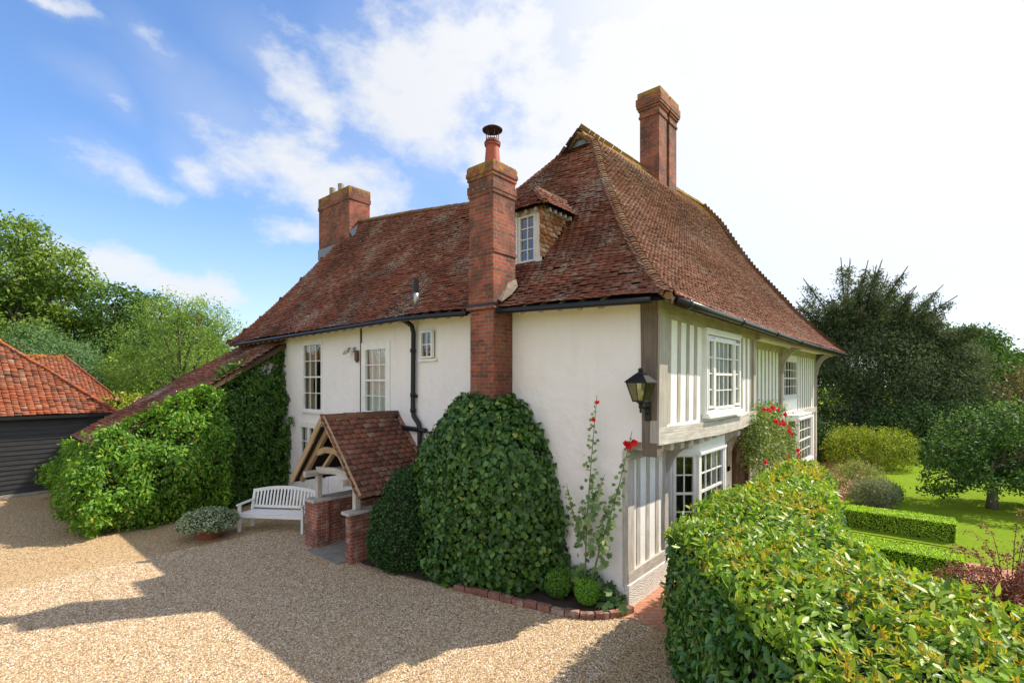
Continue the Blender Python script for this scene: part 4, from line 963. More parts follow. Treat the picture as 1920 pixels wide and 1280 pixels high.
# ------------------------------------------------------------------ hulls for clipped and climbing plants
def sheet_hull(base, tops, bulge, outs, nv=10, seed=1, inner=.02):
    """plants on a wall: base = plan line along the wall, outs = outward plan vectors, bulge(v) profile"""
    n = len(base); V = []; F = []
    for i in range(n):
        for j in range(nv+1):
            v = j/nv; d = bulge(v, i/(n-1)); z = tops[i]*v
            V.append((base[i][0]+outs[i][0]*d, base[i][1]+outs[i][1]*d, z))
    for i in range(n-1):
        for j in range(nv): F.append((i*(nv+1)+j, (i+1)*(nv+1)+j, (i+1)*(nv+1)+j+1, i*(nv+1)+j+1))
    k = len(V)
    for i in range(n): V.append((base[i][0]-outs[i][0]*inner, base[i][1]-outs[i][1]*inner, tops[i]*.97))
    for i in range(n-1): F.append((i*(nv+1)+nv, (i+1)*(nv+1)+nv, k+i+1, k+i))
    V = np.array(V); P = V.copy()
    return V, F
def fix(V, F, c):
    """turn faces so they look away from point c"""
    V = np.asarray(V, float); out = []
    for f in F:
        p = V[list(f)]; n = np.cross(p[1]-p[0], p[2]-p[0])
        if np.linalg.norm(n) < 1e-10: n = np.cross(p[1]-p[0], p[-1]-p[0])
        out.append(tuple(f) if np.dot(n, p.mean(0)-np.asarray(c)) >= 0 else tuple(f)[::-1])
    return out
def dome(cx, cy, prof, sx, sy, nseg=28, a0=0, a1=2*math.pi):
    """stacked rings; prof list of (r,z)"""
    full = abs(a1-a0-2*math.pi) < 1e-6
    V = [(cx+sx*r*math.cos(a0+(a1-a0)*k/nseg), cy+sy*r*math.sin(a0+(a1-a0)*k/nseg), z) for r, z in prof for k in range(nseg+(0 if full else 1))]
    w = nseg+(0 if full else 1); F = []
    for i in range(len(prof)-1):
        for k in range(nseg):
            F.append((i*w+k, i*w+(k+1) % w, (i+1)*w+(k+1) % w, (i+1)*w+k))
    V.append((cx, cy, prof[-1][1])); t = len(V)-1; b = (len(prof)-1)*w
    for k in range(nseg): F.append((b+k, b+(k+1) % w, t))
    return np.array(V), F
def boxhull(x0, x1, y0, y1, z1, step=.15, rnd=.06):
    nx, ny = max(2, int((x1-x0)/step)), max(2, int((y1-y0)/step)); V = []; F = []
    def grid(o, u, v, nu, nv):
        b = len(V); o, u, v = Vector(o), Vector(u), Vector(v)
        for i in range(nu+1):
            for j in range(nv+1): V.append(o+u*(i/nu)+v*(j/nv))
        for i in range(nu):
            for j in range(nv): q = b+i*(nv+1)+j; F.append((q, q+nv+1, q+nv+2, q+1))
    nz = max(2, int(z1/step)); X, Y = (x1-x0, 0, 0), (0, y1-y0, 0); Zz = (0, 0, z1)
    grid((x0, y0, z1), X, Y, nx, ny); grid((x0, y0, 0), X, Zz, nx, nz); grid((x1, y1, 0), (x0-x1, 0, 0), Zz, nx, nz)
    grid((x0, y1, 0), (0, y0-y1, 0), Zz, ny, nz); grid((x1, y0, 0), Y, Zz, ny, nz)
    return np.array([tuple(v) for v in V]), F

# wisteria over the catslide wing
def vb_(k):
    def f(v, u): return max(.06, k*(.42+.5*math.sin(min(1, v*1.12)*math.pi)**.8+.28*(1-v))*(1-.2*max(0, v-.75)/.25))
    return f
def climber(name, label, bl, tp, ou, bulge, mat, seed, size, dens, core):
    t = thing(name, label, 'climber', (bl[len(bl)//2][0], bl[len(bl)//2][1]-.3, 0))
    V, F = sheet_hull(bl, tp, bulge, ou, 14)
    V[:, :2] += (np.array([-.25, -1])*(.30*vnoise(V, .8, seed) + .16*vnoise(V, 1.9, seed+4))[:, None]*np.clip(V[:, 2:3]*.8, .3, 1)); V[:, 2] += .18*vnoise(V, 1.5, seed+1)*(V[:, 2] > 1)
    F = fix(V, F, (-2.0, 13.3, .8))
    hull_foliage(V, F, dens, size, LEAF_SLIM, mat, t, core, depth=.42, rough=.26, rf=2.0, core_in=.30, jit=.6, droop=.8, out=.4, aspect=1.35)
    m = MB(); c = bl[len(bl)//2]; m.tube([(c[0], c[1]-.25, 0), (c[0]+.1, c[1]-.2, 1.2), (c[0]-.3, c[1]-.2, 2.0)], .05, 7); m.build('stem', BARK, t); return t
tx = [(-1.75, 3.3), (-2.15, 3.45), (-2.7, 3.28), (-3.2, 3.08), (-3.9, 2.6), (-4.6, 2.15)]
bl = []; tp = []; ou = []
for x in np.linspace(-1.75, -4.4, 16): bl.append((x, 11.85)); tp.append(float(np.interp(-x, [-a for a, b in tx], [b for a, b in tx]))); ou.append((-.15 if x > -3.8 else -.5, -1))
for t in np.linspace(0, 1, 5): a = t*math.pi/2; bl.append((-4.4, 11.95+.05*t)); tp.append(2.2-.12*t); ou.append((-math.sin(a)*.6-.25*(1-t), -math.cos(a)))
for y in np.linspace(12.6, 17.2, 12): bl.append((-4.35, y)); tp.append(2.05-.09*(y-12.6)); ou.append((-.5, 0))
climber('climbing_wisteria', 'billowing bright green wisteria smothering the low tiled wing left of the bench', bl, tp, ou, vb_(1.12), L_VINE, 4, .115, 1250, TWIG)
bl = [(x, 11.9) for x in np.linspace(.16, -2.15, 14)]; tp = [4.5, 4.56, 4.56, 4.5, 4.42, 4.36, 4.32, 4.28, 4.24, 4.2, 4.1, 4.0, 3.8, 3.3]; ou = [(-.02, -.55)]+[(-.05, -.9)]*13
climber('shaded_wisteria', 'tall column of wisteria above the bench, the house shade put into its leaf colour', bl, tp, ou, vb_(.76), L_VINE_SHADE, 14, .11, 1350, TWIGD)  # same wisteria as the wing; darker leaves paint the house's shade
# dark dome of climber on the chimney wall
dc = thing('climbing_hydrangea', 'tall dark green dome of climber against the white wall under the brick chimney', 'climber', (-.6, 2.65, 0))
prof = [(.93, 0), (.98, .3), (1, .8), (.97, 1.3), (.90, 1.8), (.77, 2.3), (.60, 2.75), (.42, 3.10), (.24, 3.34), (.08, 3.43)]
V, F = dome(-.02, 2.95, prof, 1.34, 1.84, 30, math.pi*.5, math.pi*1.5); V[:, 1] += -.20*(V[:, 2]/3.4); V[:, 0] = np.where(V[:, 0] < -.05, V[:, 0]-.42*(V[:, 2]/3.4)**2, V[:, 0])
V += norm(V-np.array([.3, 2.7, 1.2]))*(.05*vnoise(V, 1.3, 2)+.035*vnoise(V, 3.1, 7))[:, None]; F = fix(V, F, (.3, 2.7, 1.0))
hull_foliage(V, F, 900, .088, LEAF_WIDE, L_CLIMB, dc, TWIGD, depth=.20, rough=.09, rf=2.6, core_in=.18, jit=.5, droop=1.1, out=.35, var=.5)
m = MB(); m.tube([(-.3, 2.5, 0), (-.15, 2.6, 1.2), (-.5, 2.7, 2.2)], .05, 7); m.build('stem', BARK, dc)
# low dark shrub by the porch
V, F = dome(-.75, 4.22, [(.86, 0), (.98, .25), (1, .6), (.95, .95), (.82, 1.25), (.62, 1.55), (.38, 1.82), (.12, 1.95)], 1.08, .80, 26)
V += norm(V-np.array([-.75, 4.22, .5]))*(.10*vnoise(V, 1.6, 6)+.05*vnoise(V, 3.5, 8))[:, None]; F = fix(V, F, (-.75, 4.22, .7)); V[:, 0] = np.minimum(V[:, 0], -.04)
ds = thing('clipped_shrub', 'low dark clipped shrub squeezed between the porch wall and the domed climber', 'shrub', (-.9, 4.4, 0))
hull_foliage(V, F, 1700, .052, LEAF_OVAL, L_BOXD, ds, TWIGD, depth=.12, rough=.06, rf=3, core_in=.1, jit=.9, droop=.1)
m = MB(); m.tube([(-.9, 4.4, 0), (-.9, 4.4, .8)], .04, 6); m.build('stem', BARK, ds)
# box balls
for (x, y, r, lab, mt) in ((-.44, 1.0, .235, 'deeper green clipped box ball nearer the domed climber', L_BALL), (-.36, .48, .205, 'brighter, smaller clipped box ball nearer the house corner', L_BALLB)):
    b = thing('box_ball', lab, 'box ball', (x, y, .05), 'clipped box balls in the corner bed')
    pr = [(r*math.sin(t), .05+r*.97-r*math.cos(t)) for t in np.linspace(.5, math.pi-.05, 12)]
    V, F = dome(x, y, pr, 1, 1, 20); F = fix(V, F, (x, y, .05+r))
    hull_foliage(V, F, 6500, .03, LEAF_OVAL, mt, b, TWIG, depth=.035, rough=.012, rf=6, core_in=.03, jit=.7, droop=-.3, up=.3)
    m = MB(); m.tube([(x, y, 0), (x, y, .2)], .02, 6); m.build('stem', BARK, b)

# laurel hedge ---------------------------------------------------------
lh = thing('laurel_hedge', 'big glossy laurel hedge in front of the timber framed front, tipped with orange shoots', 'hedge', (0, -2.2, 0))
LP = [(-.95, -1.05), (.3, -1.0), (2.0, -1.1), (3.6, -1.25), (4.35, -1.6), (4.2, -2.1), (3.2, -2.5), (2.0, -2.62), (.9, -2.75), (-.2, -3.05), (-1.0, -3.5), (-1.7, -4.15), (-2.3, -5.2), (-3.1, -6.2), (-4.9, -6.6), (-5.3, -5.4), (-4.9, -4.3), (-3.9, -3.3), (-2.95, -2.6), (-1.9, -1.75)]
LPd = []
for i in range(len(LP)):
    a, b = Vector(LP[i]), Vector(LP[(i+1) % len(LP)]); k = max(1, int((b-a).length/.25))
    for j in range(k): LPd.append(a+(b-a)*(j/k))
def ring(inset):
    n = len(LPd); R = []
    for i in range(n):
        t = (LPd[(i+2) % n]-LPd[i-2]).normalized(); R.append(LPd[i]-Vector((t.y*-1, t.x))*0 + Vector((t.y, -t.x))*inset)
    return R
HT = 1.88
def htop(x, y): return HT + .10*float(vnoise(np.array([[x, y, 0]]), .55, 9)[0]) + .05*float(vnoise(np.array([[x, y, 0]]), 1.7, 3)[0]) + .12*min(1, max(0, (x-1)/3)) 
V = []; F = []; n = len(LPd)
for (ins, z) in ((.02, 0), (.0, .45), (.0, .9), (.0, 1.35), (.03, 1.62), (.10, 1.79), (.22, 1.88)):
    for p in ring(ins): V.append((p.x, p.y, z if z < 1.5 else z-HT+htop(p.x, p.y)))
for i in range(6):
    for k in range(n): F.append((i*n+k, (i+1)*n+k, (i+1)*n+(k+1) % n, i*n+(k+1) % n))
tri = tessellate_polygon([[Vector((V[6*n+k][0], V[6*n+k][1], 0)) for k in range(n)]])
F += [tuple(6*n+i for i in t) for t in tri]
V = np.array(V)
F2 = []
for f in F:
    p = V[list(f)]; nn = np.cross(p[1]-p[0], p[2]-p[0])
    F2.append(f)
# orient: top up, sides away from the hedge's middle line
def side_out(f):
    p = V[list(f)]; nn = np.cross(p[1]-p[0], p[2]-p[0])
    if len(f) == 3: return f if nn[2] >= 0 else f[::-1]
    return f
F = [side_out(f) for f in F]
p = V[list(F[0])]; nn = np.cross(p[1]-p[0], p[2]-p[0])
mid_ = p.mean(0); inside = np.array([.5, -2, 0])
if np.dot(nn[:2], (mid_-inside)[:2]) < 0: F = [f[::-1] if len(f) == 4 else f for f in F]
P, Nn, A = sample_tris(V, F, 10)
nL = int(A*1250); P, Nn, A = sample_tris(V, F, nL)
top = P[:, 2] > 1.62
P[:, 2] = np.where(Nn[:, 2] > .9, P[:, 2], P[:, 2])
dd = -.20*rng.random(nL)**1.2 + .07*vnoise(P, 1.6, 3) + .07*vnoise(P, 4.5, 5)
P = P + Nn*dd[:, None]
# the hedge top is left longer and shaggier; leaves stand up there and hang on the face
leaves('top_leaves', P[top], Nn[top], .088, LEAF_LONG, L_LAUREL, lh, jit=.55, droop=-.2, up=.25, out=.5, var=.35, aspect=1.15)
leaves('face_leaves', P[~top], Nn[~top], .092, LEAF_LONG, L_LAUREL_SHADE, lh, jit=.5, droop=.6, out=.35, var=.35, aspect=1.2)
tm = V[:, 2] > 1e9
Cin = V.copy(); 
raw_mesh('twigs', np.array([(lambda q: (q[0], q[1], q[2]*.93-.03))(tuple(v)) for v in np.concatenate([np.array([(p.x, p.y, V[i*n+k][2]) for k, p in enumerate(ring(.17+(.0 if i < 4 else .06*(i-3))))]) for i in range(7)])]), F, TWIGD, lh)
# young shoots in patches
Ps, Ns, _ = sample_tris(V, [f for f in F if len(f) == 3], 9000)
kk = (vnoise(Ps, 1.3, 12) + .4*vnoise(Ps, 4, 13)) > .22
Ps = Ps[kk][:800]; nS = len(Ps); k5 = 5
Pc = np.repeat(Ps, k5, 0) + rng.normal(size=(nS*k5, 3))*.012; Pc[:, 2] += np.repeat(.045*vnoise(Ps, 4.5, 5)+.01, k5)
leaves('young_shoots', Pc, np.tile([[0, 0, .25]], (len(Pc), 1))+0*Pc, .052, LEAF_SLIM, L_SHOOT, lh, jit=1.0, up=1.5, droop=0, out=.2)
m = MB(); 
for x, y in ((-3.5, -4.5), (-1.2, -2.6), (1.2, -2.0), (3, -1.8)): m.tube([(x, y, 0), (x+.1, y, 1.3)], .05, 6)
m.build('stem', BARK, lh)

# box hedges by the path -------------------------------------------------
for (q, lab) in (((7.65, 8.35, -4.08, -1.7, .42), 'farther low clipped box hedge, its square end standing on the lawn'), ((4.35, 5.1, -4.1, -2.3, .5), 'nearer low clipped box hedge, half hidden by the laurel')):
    b = thing('box_hedge', lab, 'hedge', ((q[0]+q[1])/2, (q[2]+q[3])/2, 0), 'low box hedges by the brick path')
    V, F = boxhull(*q, .12); V += norm(V-np.array([(q[0]+q[1])/2, (q[2]+q[3])/2, .2]))*(.02*vnoise(V, 3, 6))[:, None]
    hull_foliage(V, F, 4200, .032, LEAF_OVAL, L_SMALLBOX, b, TWIG, depth=.04, rough=.015, rf=5, core_in=.035, jit=.8, droop=-.3, up=.4)

# ------------------------------------------------------------------ trees
def blob_points(blobs, n, gap=.1, gf=.8, seed=0, shell=(.72, 1.05)):
    C = np.array([b[0] for b in blobs], float); R = np.array([b[1] for b in blobs], float)
    w = (R[:, 0]*R[:, 1]+R[:, 1]*R[:, 2]+R[:, 0]*R[:, 2]); i = rng.choice(len(blobs), n, p=w/w.sum())
    d = norm(rng.normal(size=(n, 3))); r = shell[0]+(shell[1]-shell[0])*rng.random(n)**.7
    P = C[i]+d*R[i]*r[:, None]
    keep = np.ones(n, bool)
    for c, rr in zip(C, R): keep &= ~(np.linalg.norm((P-c)/rr, axis=1) < shell[0]*.93)
    keep &= vnoise(P, gf, seed+2) > (-1+2*gap*1.2)
    return P[keep], norm(d[keep]/R[i][keep])
def tree(name, label, cat, base, blobs, leafmat, n, per, size, spread, tmpl=LEAF_OVAL, trunk=.25, gap=.25, gf=.8, limbs=True, group=None, droop=.4, seed=0, jit=.8, shell=(.72, 1.05), lift=.35):
    t = thing(name, label, cat, base, group); bx_, by_, bz_ = base
    P, D = blob_points(blobs, n, gap, gf, seed, shell)
    Pc = np.repeat(P, per, 0); Dc = np.repeat(D, per, 0)
    Pc = Pc + rng.normal(size=Pc.shape)*spread*np.array([1, 1, .75])
    leaves('crown', Pc, norm(Dc*.6+np.array([0, 0, lift])), size, tmpl, leafmat, t, jit=jit, droop=droop, out=.4)
    m = MB(); C = np.array([b[0] for b in blobs]); top = max(c[2] for c in C); ctr = C.mean(0)
    fork = Vector((bx_+(ctr[0]-bx_)*.3, by_+(ctr[1]-by_)*.3, bz_+(top-bz_)*.42))
    m.tube([Vector(base)-Z3*.05, Vector(base)+(fork-Vector(base))*.5+Vector((.04, .03, 0)), fork], [trunk*1.25, trunk*.9, trunk*.75], 10); m.build('trunk', BARK, t, smooth=True)
    if limbs:
        m = MB()
        for c, r in blobs:
            c = Vector(c); s = Vector(base)+(fork-Vector(base))*random.uniform(.75, 1)
            k = s+(c-s)*.5+Vector((random.uniform(-.2, .2), random.uniform(-.2, .2), random.uniform(0, .4)))
            m.tube([s, k, c], [trunk*.45, trunk*.28, trunk*.14], 6)
            for _ in range(5):
                d = Vector(norm(rng.normal(size=3))); d.z = abs(d.z)*.6; e = c+Vector((d.x*r[0], d.y*r[1], d.z*r[2]))*.85
                m.tube([c+(k-c)*random.uniform(0, .5), (c+e)/2+Vector((0, 0, .1)), e], [trunk*.13, trunk*.08, trunk*.03], 5)
        m.build('limbs', BARK, t, smooth=True)
    return t
def rblobs(c, R, n, rs, seed, squash=.8, zmin=None):
    r_ = random.Random(seed); out = []
    for i in range(n):
        while True:
            d = Vector((r_.uniform(-1, 1), r_.uniform(-1, 1), r_.uniform(-1, 1)))
            if d.length < 1: break
        k = r_.uniform(*rs); p = (c[0]+d.x*R[0], c[1]+d.y*R[1], c[2]+d.z*R[2])
        out.append((p, (k, k, k*squash)))
    return out
# left background
b = spot(-40.5, 40); tree('oak_tree', 'tallest tree at the left edge, light green, behind the garages', 'tree', tuple(b), rblobs((b.x, b.y, 10.5), (4.2, 4.2, 5.5), 16, (1.6, 2.6), 3), L_OAKT, 5200, 8, .30, .34, LEAF_OVAL, .5, .30, .55, seed=1)
b = spot(-33.5, 44); tree('beech_tree', 'broad dark green tree right of the tallest one, behind the garages', 'tree', tuple(b), rblobs((b.x, b.y, 6.8), (5.0, 4.5, 4.6), 16, (1.9, 2.9), 5), L_DARKT, 6000, 8, .28, .3, LEAF_OVAL, .5, .22, .5, seed=2)
b = spot(-20.3, 30); tree('ash_tree', 'loose light green tree standing alone left of the house roof', 'tree', tuple(b), [((b.x+p[0], b.y+p[1], p[2]), (p[3],)*2+(p[3]*.8,)) for p in ((0, 0, 8.3, 1.25), (-1, .6, 7.6, 1.2), (1.1, -1.0, 7.5, 1.3), (1.9, -1.9, 6.6, 1.2), (-1.6, 1.6, 6.2, 1.4), (.2, .1, 6.5, 1.5), (2.2, -2.2, 5.2, 1.3), (-.6, .9, 5.0, 1.7), (1.2, -1.2, 4.6, 1.6), (-1.7, 2.0, 4.2, 1.5), (2.4, -2.6, 3.8, 1.3), (0, 0, 3.2, 1.8))], L_ASH, 3800, 8, .19, .24, LEAF_SLIM, .22, .34, .9, seed=3)
b = spot(-31.5, 33); tree('willow_tree', 'rounded grey green tree just above the near garage roof', 'tree', tuple(b), rblobs((b.x, b.y, 4.6), (3.2, 3.2, 1.7), 10, (1.2, 1.8), 8), L_BLUE, 3000, 8, .2, .24, LEAF_SLIM, .3, .2, .8, seed=4)
b = spot(-24.5, 36); tree('hazel_tree', 'mid green rounded tree between the dark tree and the lone light one', 'tree', tuple(b), rblobs((b.x, b.y, 4.2), (3.0, 3.0, 2.3), 10, (1.4, 2.0), 9), L_OAKT, 3200, 8, .22, .26, LEAF_OVAL, .3, .2, .7, seed=5)
b = spot(-21, 46); tree('maple_tree', 'dark tree low behind the lone light green one', 'tree', tuple(b), rblobs((b.x, b.y, 3.6), (6, 4.0, 2.2), 12, (1.6, 2.3), 19), L_DARKT, 3500, 8, .27, .3, LEAF_OVAL, .3, .15, .6, seed=25)
b = spot(-53, 52); tree('lime_tree', 'distant tree at the far left edge behind the tallest one', 'tree', tuple(b), rblobs((b.x, b.y, 8), (5, 6, 6), 12, (2.2, 3.2), 29), L_OAKT, 3500, 8, .34, .36, LEAF_OVAL, .5, .15, .5, seed=26)
# flowering shrubs seen over the garages
def shrub(name, label, cat, base, blobs, mat, n, per, size, spread, tmpl=LEAF_OVAL, flowers=None, group=None, gap=.1, **kw):
    t = thing(name, label, cat, base, group)
    P, D = blob_points(blobs, n, gap, 1.5, 3, (.6, 1.05)); P = P[P[:, 2] > base[2]+.02]; D = D[:len(P)]
    Pc = np.repeat(P, per, 0)+rng.normal(size=(len(P)*per, 3))*spread; Pc[:, 2] = np.maximum(Pc[:, 2], base[2]+.01)
    leaves('foliage', Pc, norm(np.repeat(D, per, 0)*.7+np.array([0, 0, .3])), size, tmpl, mat, t, **({'jit': .8, 'droop': .2} | kw))
    m = MB()
    for c, r in blobs: m.tube([Vector(base), (Vector(base)+Vector(c))/2+Vector((.05, 0, .05)), Vector(c)], [.025, .018, .008], 5)
    m.build('stems', BARK, t)
    if flowers:
        fm, fn, fs = flowers; Pf, Df = blob_points(blobs, fn*4, 0, 1.5, 3, (.95, 1.1)); Pf = Pf[Pf[:, 2] > base[2]+.2][:fn]
        for q in Pf: bloom('bloom', q[None], fs, fm, t)
    return t
PETAL = fan(([(0,0,0),(.42,.45,.12),(.25,.95,.22),(-.25,.95,.22),(-.42,.45,.12)], [(0,1,2,3),(0,3,4,4)]))
def bloom(name, P, size, mat, parent, face=None, petals=9):
    n = len(P)
    if n == 0: return
    A = norm(rng.normal(size=(n, 3))*.5+np.array([-.45, -.5, .7]) if face is None else face+.2*rng.normal(size=(n, 3)))
    u = norm(np.cross(A, norm(rng.normal(size=(n, 3))))); v = np.cross(A, u); VV = []; FF = []; o = 0
    sz = size*(1+.3*rng.uniform(-1, 1, n))
    for k in range(petals):
        a = 2*math.pi*k/petals*(1 if petals < 6 else 1.62) ; til = .25+.75*(k/petals) if petals > 5 else .35
        Y = norm((u*math.cos(a)+v*math.sin(a))*(1.1-til*.7)+A*til); Zn = norm(A-Y*np.sum(A*Y, 1, keepdims=True)); X = np.cross(Y, Zn)
        V, F = inst(PETAL[0], PETAL[1], P, X, Y, Zn, sz*(1-.35*(k/petals) if petals > 5 else 1)); VV.append(V); FF.append(F+o); o += len(V)
    return raw_mesh(name, np.concatenate(VV), np.concatenate(FF), mat, parent)
b = spot(-16.6, 25); shrub('rose_shrub', 'pale pink flowering rose shrub beyond the wing roof, right of the garages', 'shrub', tuple(b), [((b.x+x, b.y+y, z), (r, r, r*.7)) for x, y, z, r in ((0, 0, 1.9, 1.2), (-1, .8, 2.0, 1.1), (1.0, -1.0, 1.7, 1.2), (-.3, .3, 1.0, 1.4))], L_PALE, 1500, 7, .11, .12, flowers=(PALEPINK, 70, .16))
b = spot(-20.2, 26); shrub('rose_shrub', 'yellow green rose shrub with few pink blooms beside the far garage', 'shrub', tuple(b), [((b.x+x, b.y+y, z), (r, r, r*.7)) for x, y, z, r in ((0, 0, 2.2, 1.1), (-.9, .9, 2.0, 1.1), (.9, -.9, 2.0, 1.1), (0, 0, 1.0, 1.4))], L_GOLD, 1300, 7, .12, .12, flowers=(PALEPINK, 26, .15))
b = spot(-14.0, 23.5); shrub('sage_shrub', 'grey green shrub just above the tiled wing roof', 'shrub', tuple(b), [((b.x+x, b.y+y, z), (r, r, r*.7)) for x, y, z, r in ((0, 0, 2.2, 1.1), (-.9, .9, 1.9, 1.0), (.9, -.9, 2.2, 1.0), (0, 0, 1.0, 1.2))], L_BLUE, 1300, 7, .1, .1, LEAF_SLIM)
b = spot(-15.6, 18.8); shrub('garden_shrub', 'light green shrub in the gap between garage corner and wing roof', 'shrub', tuple(b), [((b.x+x, b.y+y, z), (r, r, r)) for x, y, z, r in ((0, 0, 1.5, .7), (.4, -.5, 1.6, .7), (0, 0, .7, .8))], L_ASH, 700, 7, .09, .09, flowers=(PALEPINK, 8, .1))
# right background
yb = spot(18.6, 27)
ybl = [((yb.x+RT.x*p[0]+FW.x*p[3], yb.y+RT.y*p[0]+FW.y*p[3], p[1]), (p[2], p[2], p[2]*.72)) for p in
       ((-2.6, 5.6, 1.5, 0), (-.9, 6.2, 1.5, 0), (.8, 6.2, 1.4, 0), (-3.2, 4.6, 2.0, -.5), (-.8, 5.6, 2.3, -1), (1.8, 5.9, 2.0, -.8), (3.4, 5.2, 1.5, 0), (3.2, 4.4, 2.3, -1), (5.2, 4.6, 1.7, 0), (6.0, 3.4, 1.5, 0), (4.6, 2.6, 2.0, -1), (1.0, 3.2, 2.6, -1.5), (-2.2, 2.8, 2.6, -1), (-3.6, 1.6, 2.2, 0), (-.8, 1.4, 2.4, -1.2), (2.4, 1.4, 2.4, -1.2), (5.2, 1.2, 2.0, 0), (.2, 1.0, 2.2, -2.2), (-2.6, 1.0, 1.8, -2), (3.4, 1.0, 1.9, -2), (0, 4.4, 2.4, -1.8), (2.6, 3.4, 2.0, -2), (-2, 4.2, 2.0, -1.6))]
yw = tree('yew_tree', 'huge dark yew with lopped bare branch ends, behind the right end of the house', 'tree', tuple(yb), ybl, L_YEWT, 17000, 12, .15, .22, LEAF_SLIM, .45, .14, .9, limbs=False, seed=6, droop=.5, shell=(.62, 1.06))
r_ = random.Random(5); hub = Vector((yb.x, yb.y, 4.2)); bp = []
for i in range(84):
    a = -1.75+3.5*i/83+r_.uniform(-.06, .06); L = (5.9-1.0*abs(a)+.85*max(0, a-.4)+.9*max(0, -a-.25))*r_.uniform(.78, 1.06)
    d = RT*math.sin(a)+Z3*math.cos(a)*.95+FW*r_.uniform(-.9, .2); d.normalize()
    p0 = hub+d*1.4; p1 = hub+d*(L*.6)+Vector((r_.uniform(-.3, .3), r_.uniform(-.3, .3), r_.uniform(-.1, .3))); p2 = hub+d*L+Z3*r_.uniform(-.25, .45)
    if abs(a) < 1.1: 
        m = MB(); m.tube([p0, p1, p2], [.06, .042, .022], 6)
        for _ in range(5):
            s = p1+(p2-p1)*r_.uniform(-.4, .85); m.tube([s, s+d*.3+Vector((r_.uniform(-.35, .35), r_.uniform(-.35, .35), .22))], [.018, .010], 5)
        m.build('lopped_branch', BARK, yw, smooth=True)
    q, _ = polyat([p0, p1, p2], np.linspace(.25, .9 if abs(a) < .9 else .97, 30)); q = np.repeat(q, 34, 0)
    w = np.repeat(np.linspace(.46, .12, 30), 34)[:, None]
    bp.append(q+rng.normal(size=q.shape)*w*np.array([1, 1, .45])-np.array([0, 0, .08]))
bp = np.concatenate(bp); leaves('boughs', bp, norm(rng.normal(size=bp.shape)*.5+np.array([0, 0, .9])), .16, LEAF_SLIM, L_YEWT, yw, jit=.5, droop=.5, out=.2)
b = spot(36.2, 40); tree('hornbeam_tree', 'dark rounded tree at the right edge beyond the yew', 'tree', tuple(b), rblobs((b.x, b.y, 4.9), (3.6, 3.4, 1.9), 12, (1.4, 2.1), 11), L_DARKT, 4000, 8, .24, .26, LEAF_OVAL, .4, .2, .7, seed=7)
b = spot(43.5, 44); tree('hornbeam_tree', 'second dark tree running out of the right edge', 'tree', tuple(b), rblobs((b.x, b.y, 5.2), (4.6, 3.4, 2.6), 10, (1.6, 2.3), 12), L_DARKT, 3200, 8, .26, .28, LEAF_OVAL, .4, .2, .7, seed=8)
b = spot(25.3, 24.5); tree('copper_tree', 'slim brownish copper leaved tree at the right edge', 'tree', tuple(b), rblobs((b.x, b.y, 3.3), (1.2, 1.2, 1.3), 9, (.5, .9), 13), L_COPPER, 1200, 7, .12, .16, LEAF_OVAL, .12, .35, 1.2, seed=9)
b = spot(13.6, 14.0)
tree('apple_tree', 'small spreading round headed tree standing on the lawn', 'tree', tuple(b), [((b.x+RT.x*p[0]+FW.x*p[3], b.y+RT.y*p[0]+FW.y*p[3], p[1]), (p[2], p[2], p[2]*.8)) for p in ((-1.45, .75, .5, .2), (1.4, .75, .5, .5), (1.0, .8, .45, -.5), (2.0, .85, .55, 0), (.2, .95, .45, .7), (-1.15, 1.6, .7, 0), (-.5, 2.15, .75, .2), (.4, 2.4, .75, -.1), (1.2, 2.25, .8, 0), (1.7, 1.5, .85, -.3), (.3, 1.6, .85, -.7), (-.5, 1.15, .65, -.5), (-1.35, .95, .55, 0), (.8, 1.05, .7, -.7), (1.9, .95, .75, 0), (0, 1.5, .8, .8), (1.1, 1.4, .8, .8), (-.9, .8, .5, .4), (1.5, .75, .6, -.6), (2.4, 1.3, .8, .2))], L_APPLE, 4200, 10, .085, .09, LEAF_OVAL, .12, .30, 1.7, seed=10, droop=.7)
def pshrub(name, label, r, f, items, mat, n, per, size, spread, **kw):
    b = spot(r, f); return shrub(name, label, 'shrub', tuple(b), [((b.x+RT.x*p[0]+FW.x*p[3], b.y+RT.y*p[0]+FW.y*p[3], p[1]), (p[2], p[2], p[2]*p[4])) for p in items], mat, n, per, size, spread, **kw)
pshrub('golden_shrub', 'rounded yellow green clipped shrub at the foot of the yew', 14.7, 20.2, ((-1.0, .75, .85, 0, .95), (0, .85, .95, 0, .95), (.9, .8, .9, 0, .95), (-.3, .9, .9, .8, .9)), L_GOLD, 2600, 8, .07, .07, gap=.0)
pshrub('dark_shrub', 'dark shadowy shrub between house end and golden shrub', 13.2, 22.5, ((-1.0, 1.3, 1.3, 0, 1), (-1.2, 2.6, 1.2, 0, 1), (.2, 1.0, 1.2, 0, 1)), L_YEW, 2200, 8, .1, .12)
pshrub('dark_shrub', 'dark green bush filling the gap behind the small lawn tree', 18.6, 23, ((-1.2, 1.2, 1.2, 0, 1), (.2, 1.4, 1.3, 0, 1), (1.6, 1.4, 1.3, 0, 1), (3, 1.4, 1.4, 0, 1)), L_YEW, 2600, 8, .11, .13)
pshrub('dark_shrub', 'leafy bush at the right edge beyond the small lawn tree', 24.5, 21, ((-1.5, 1.2, 1.3, 0, 1), (.2, 1.4, 1.4, 0, 1), (1.8, 1.5, 1.4, 0, 1)), L_APPLE, 2200, 8, .11, .13)
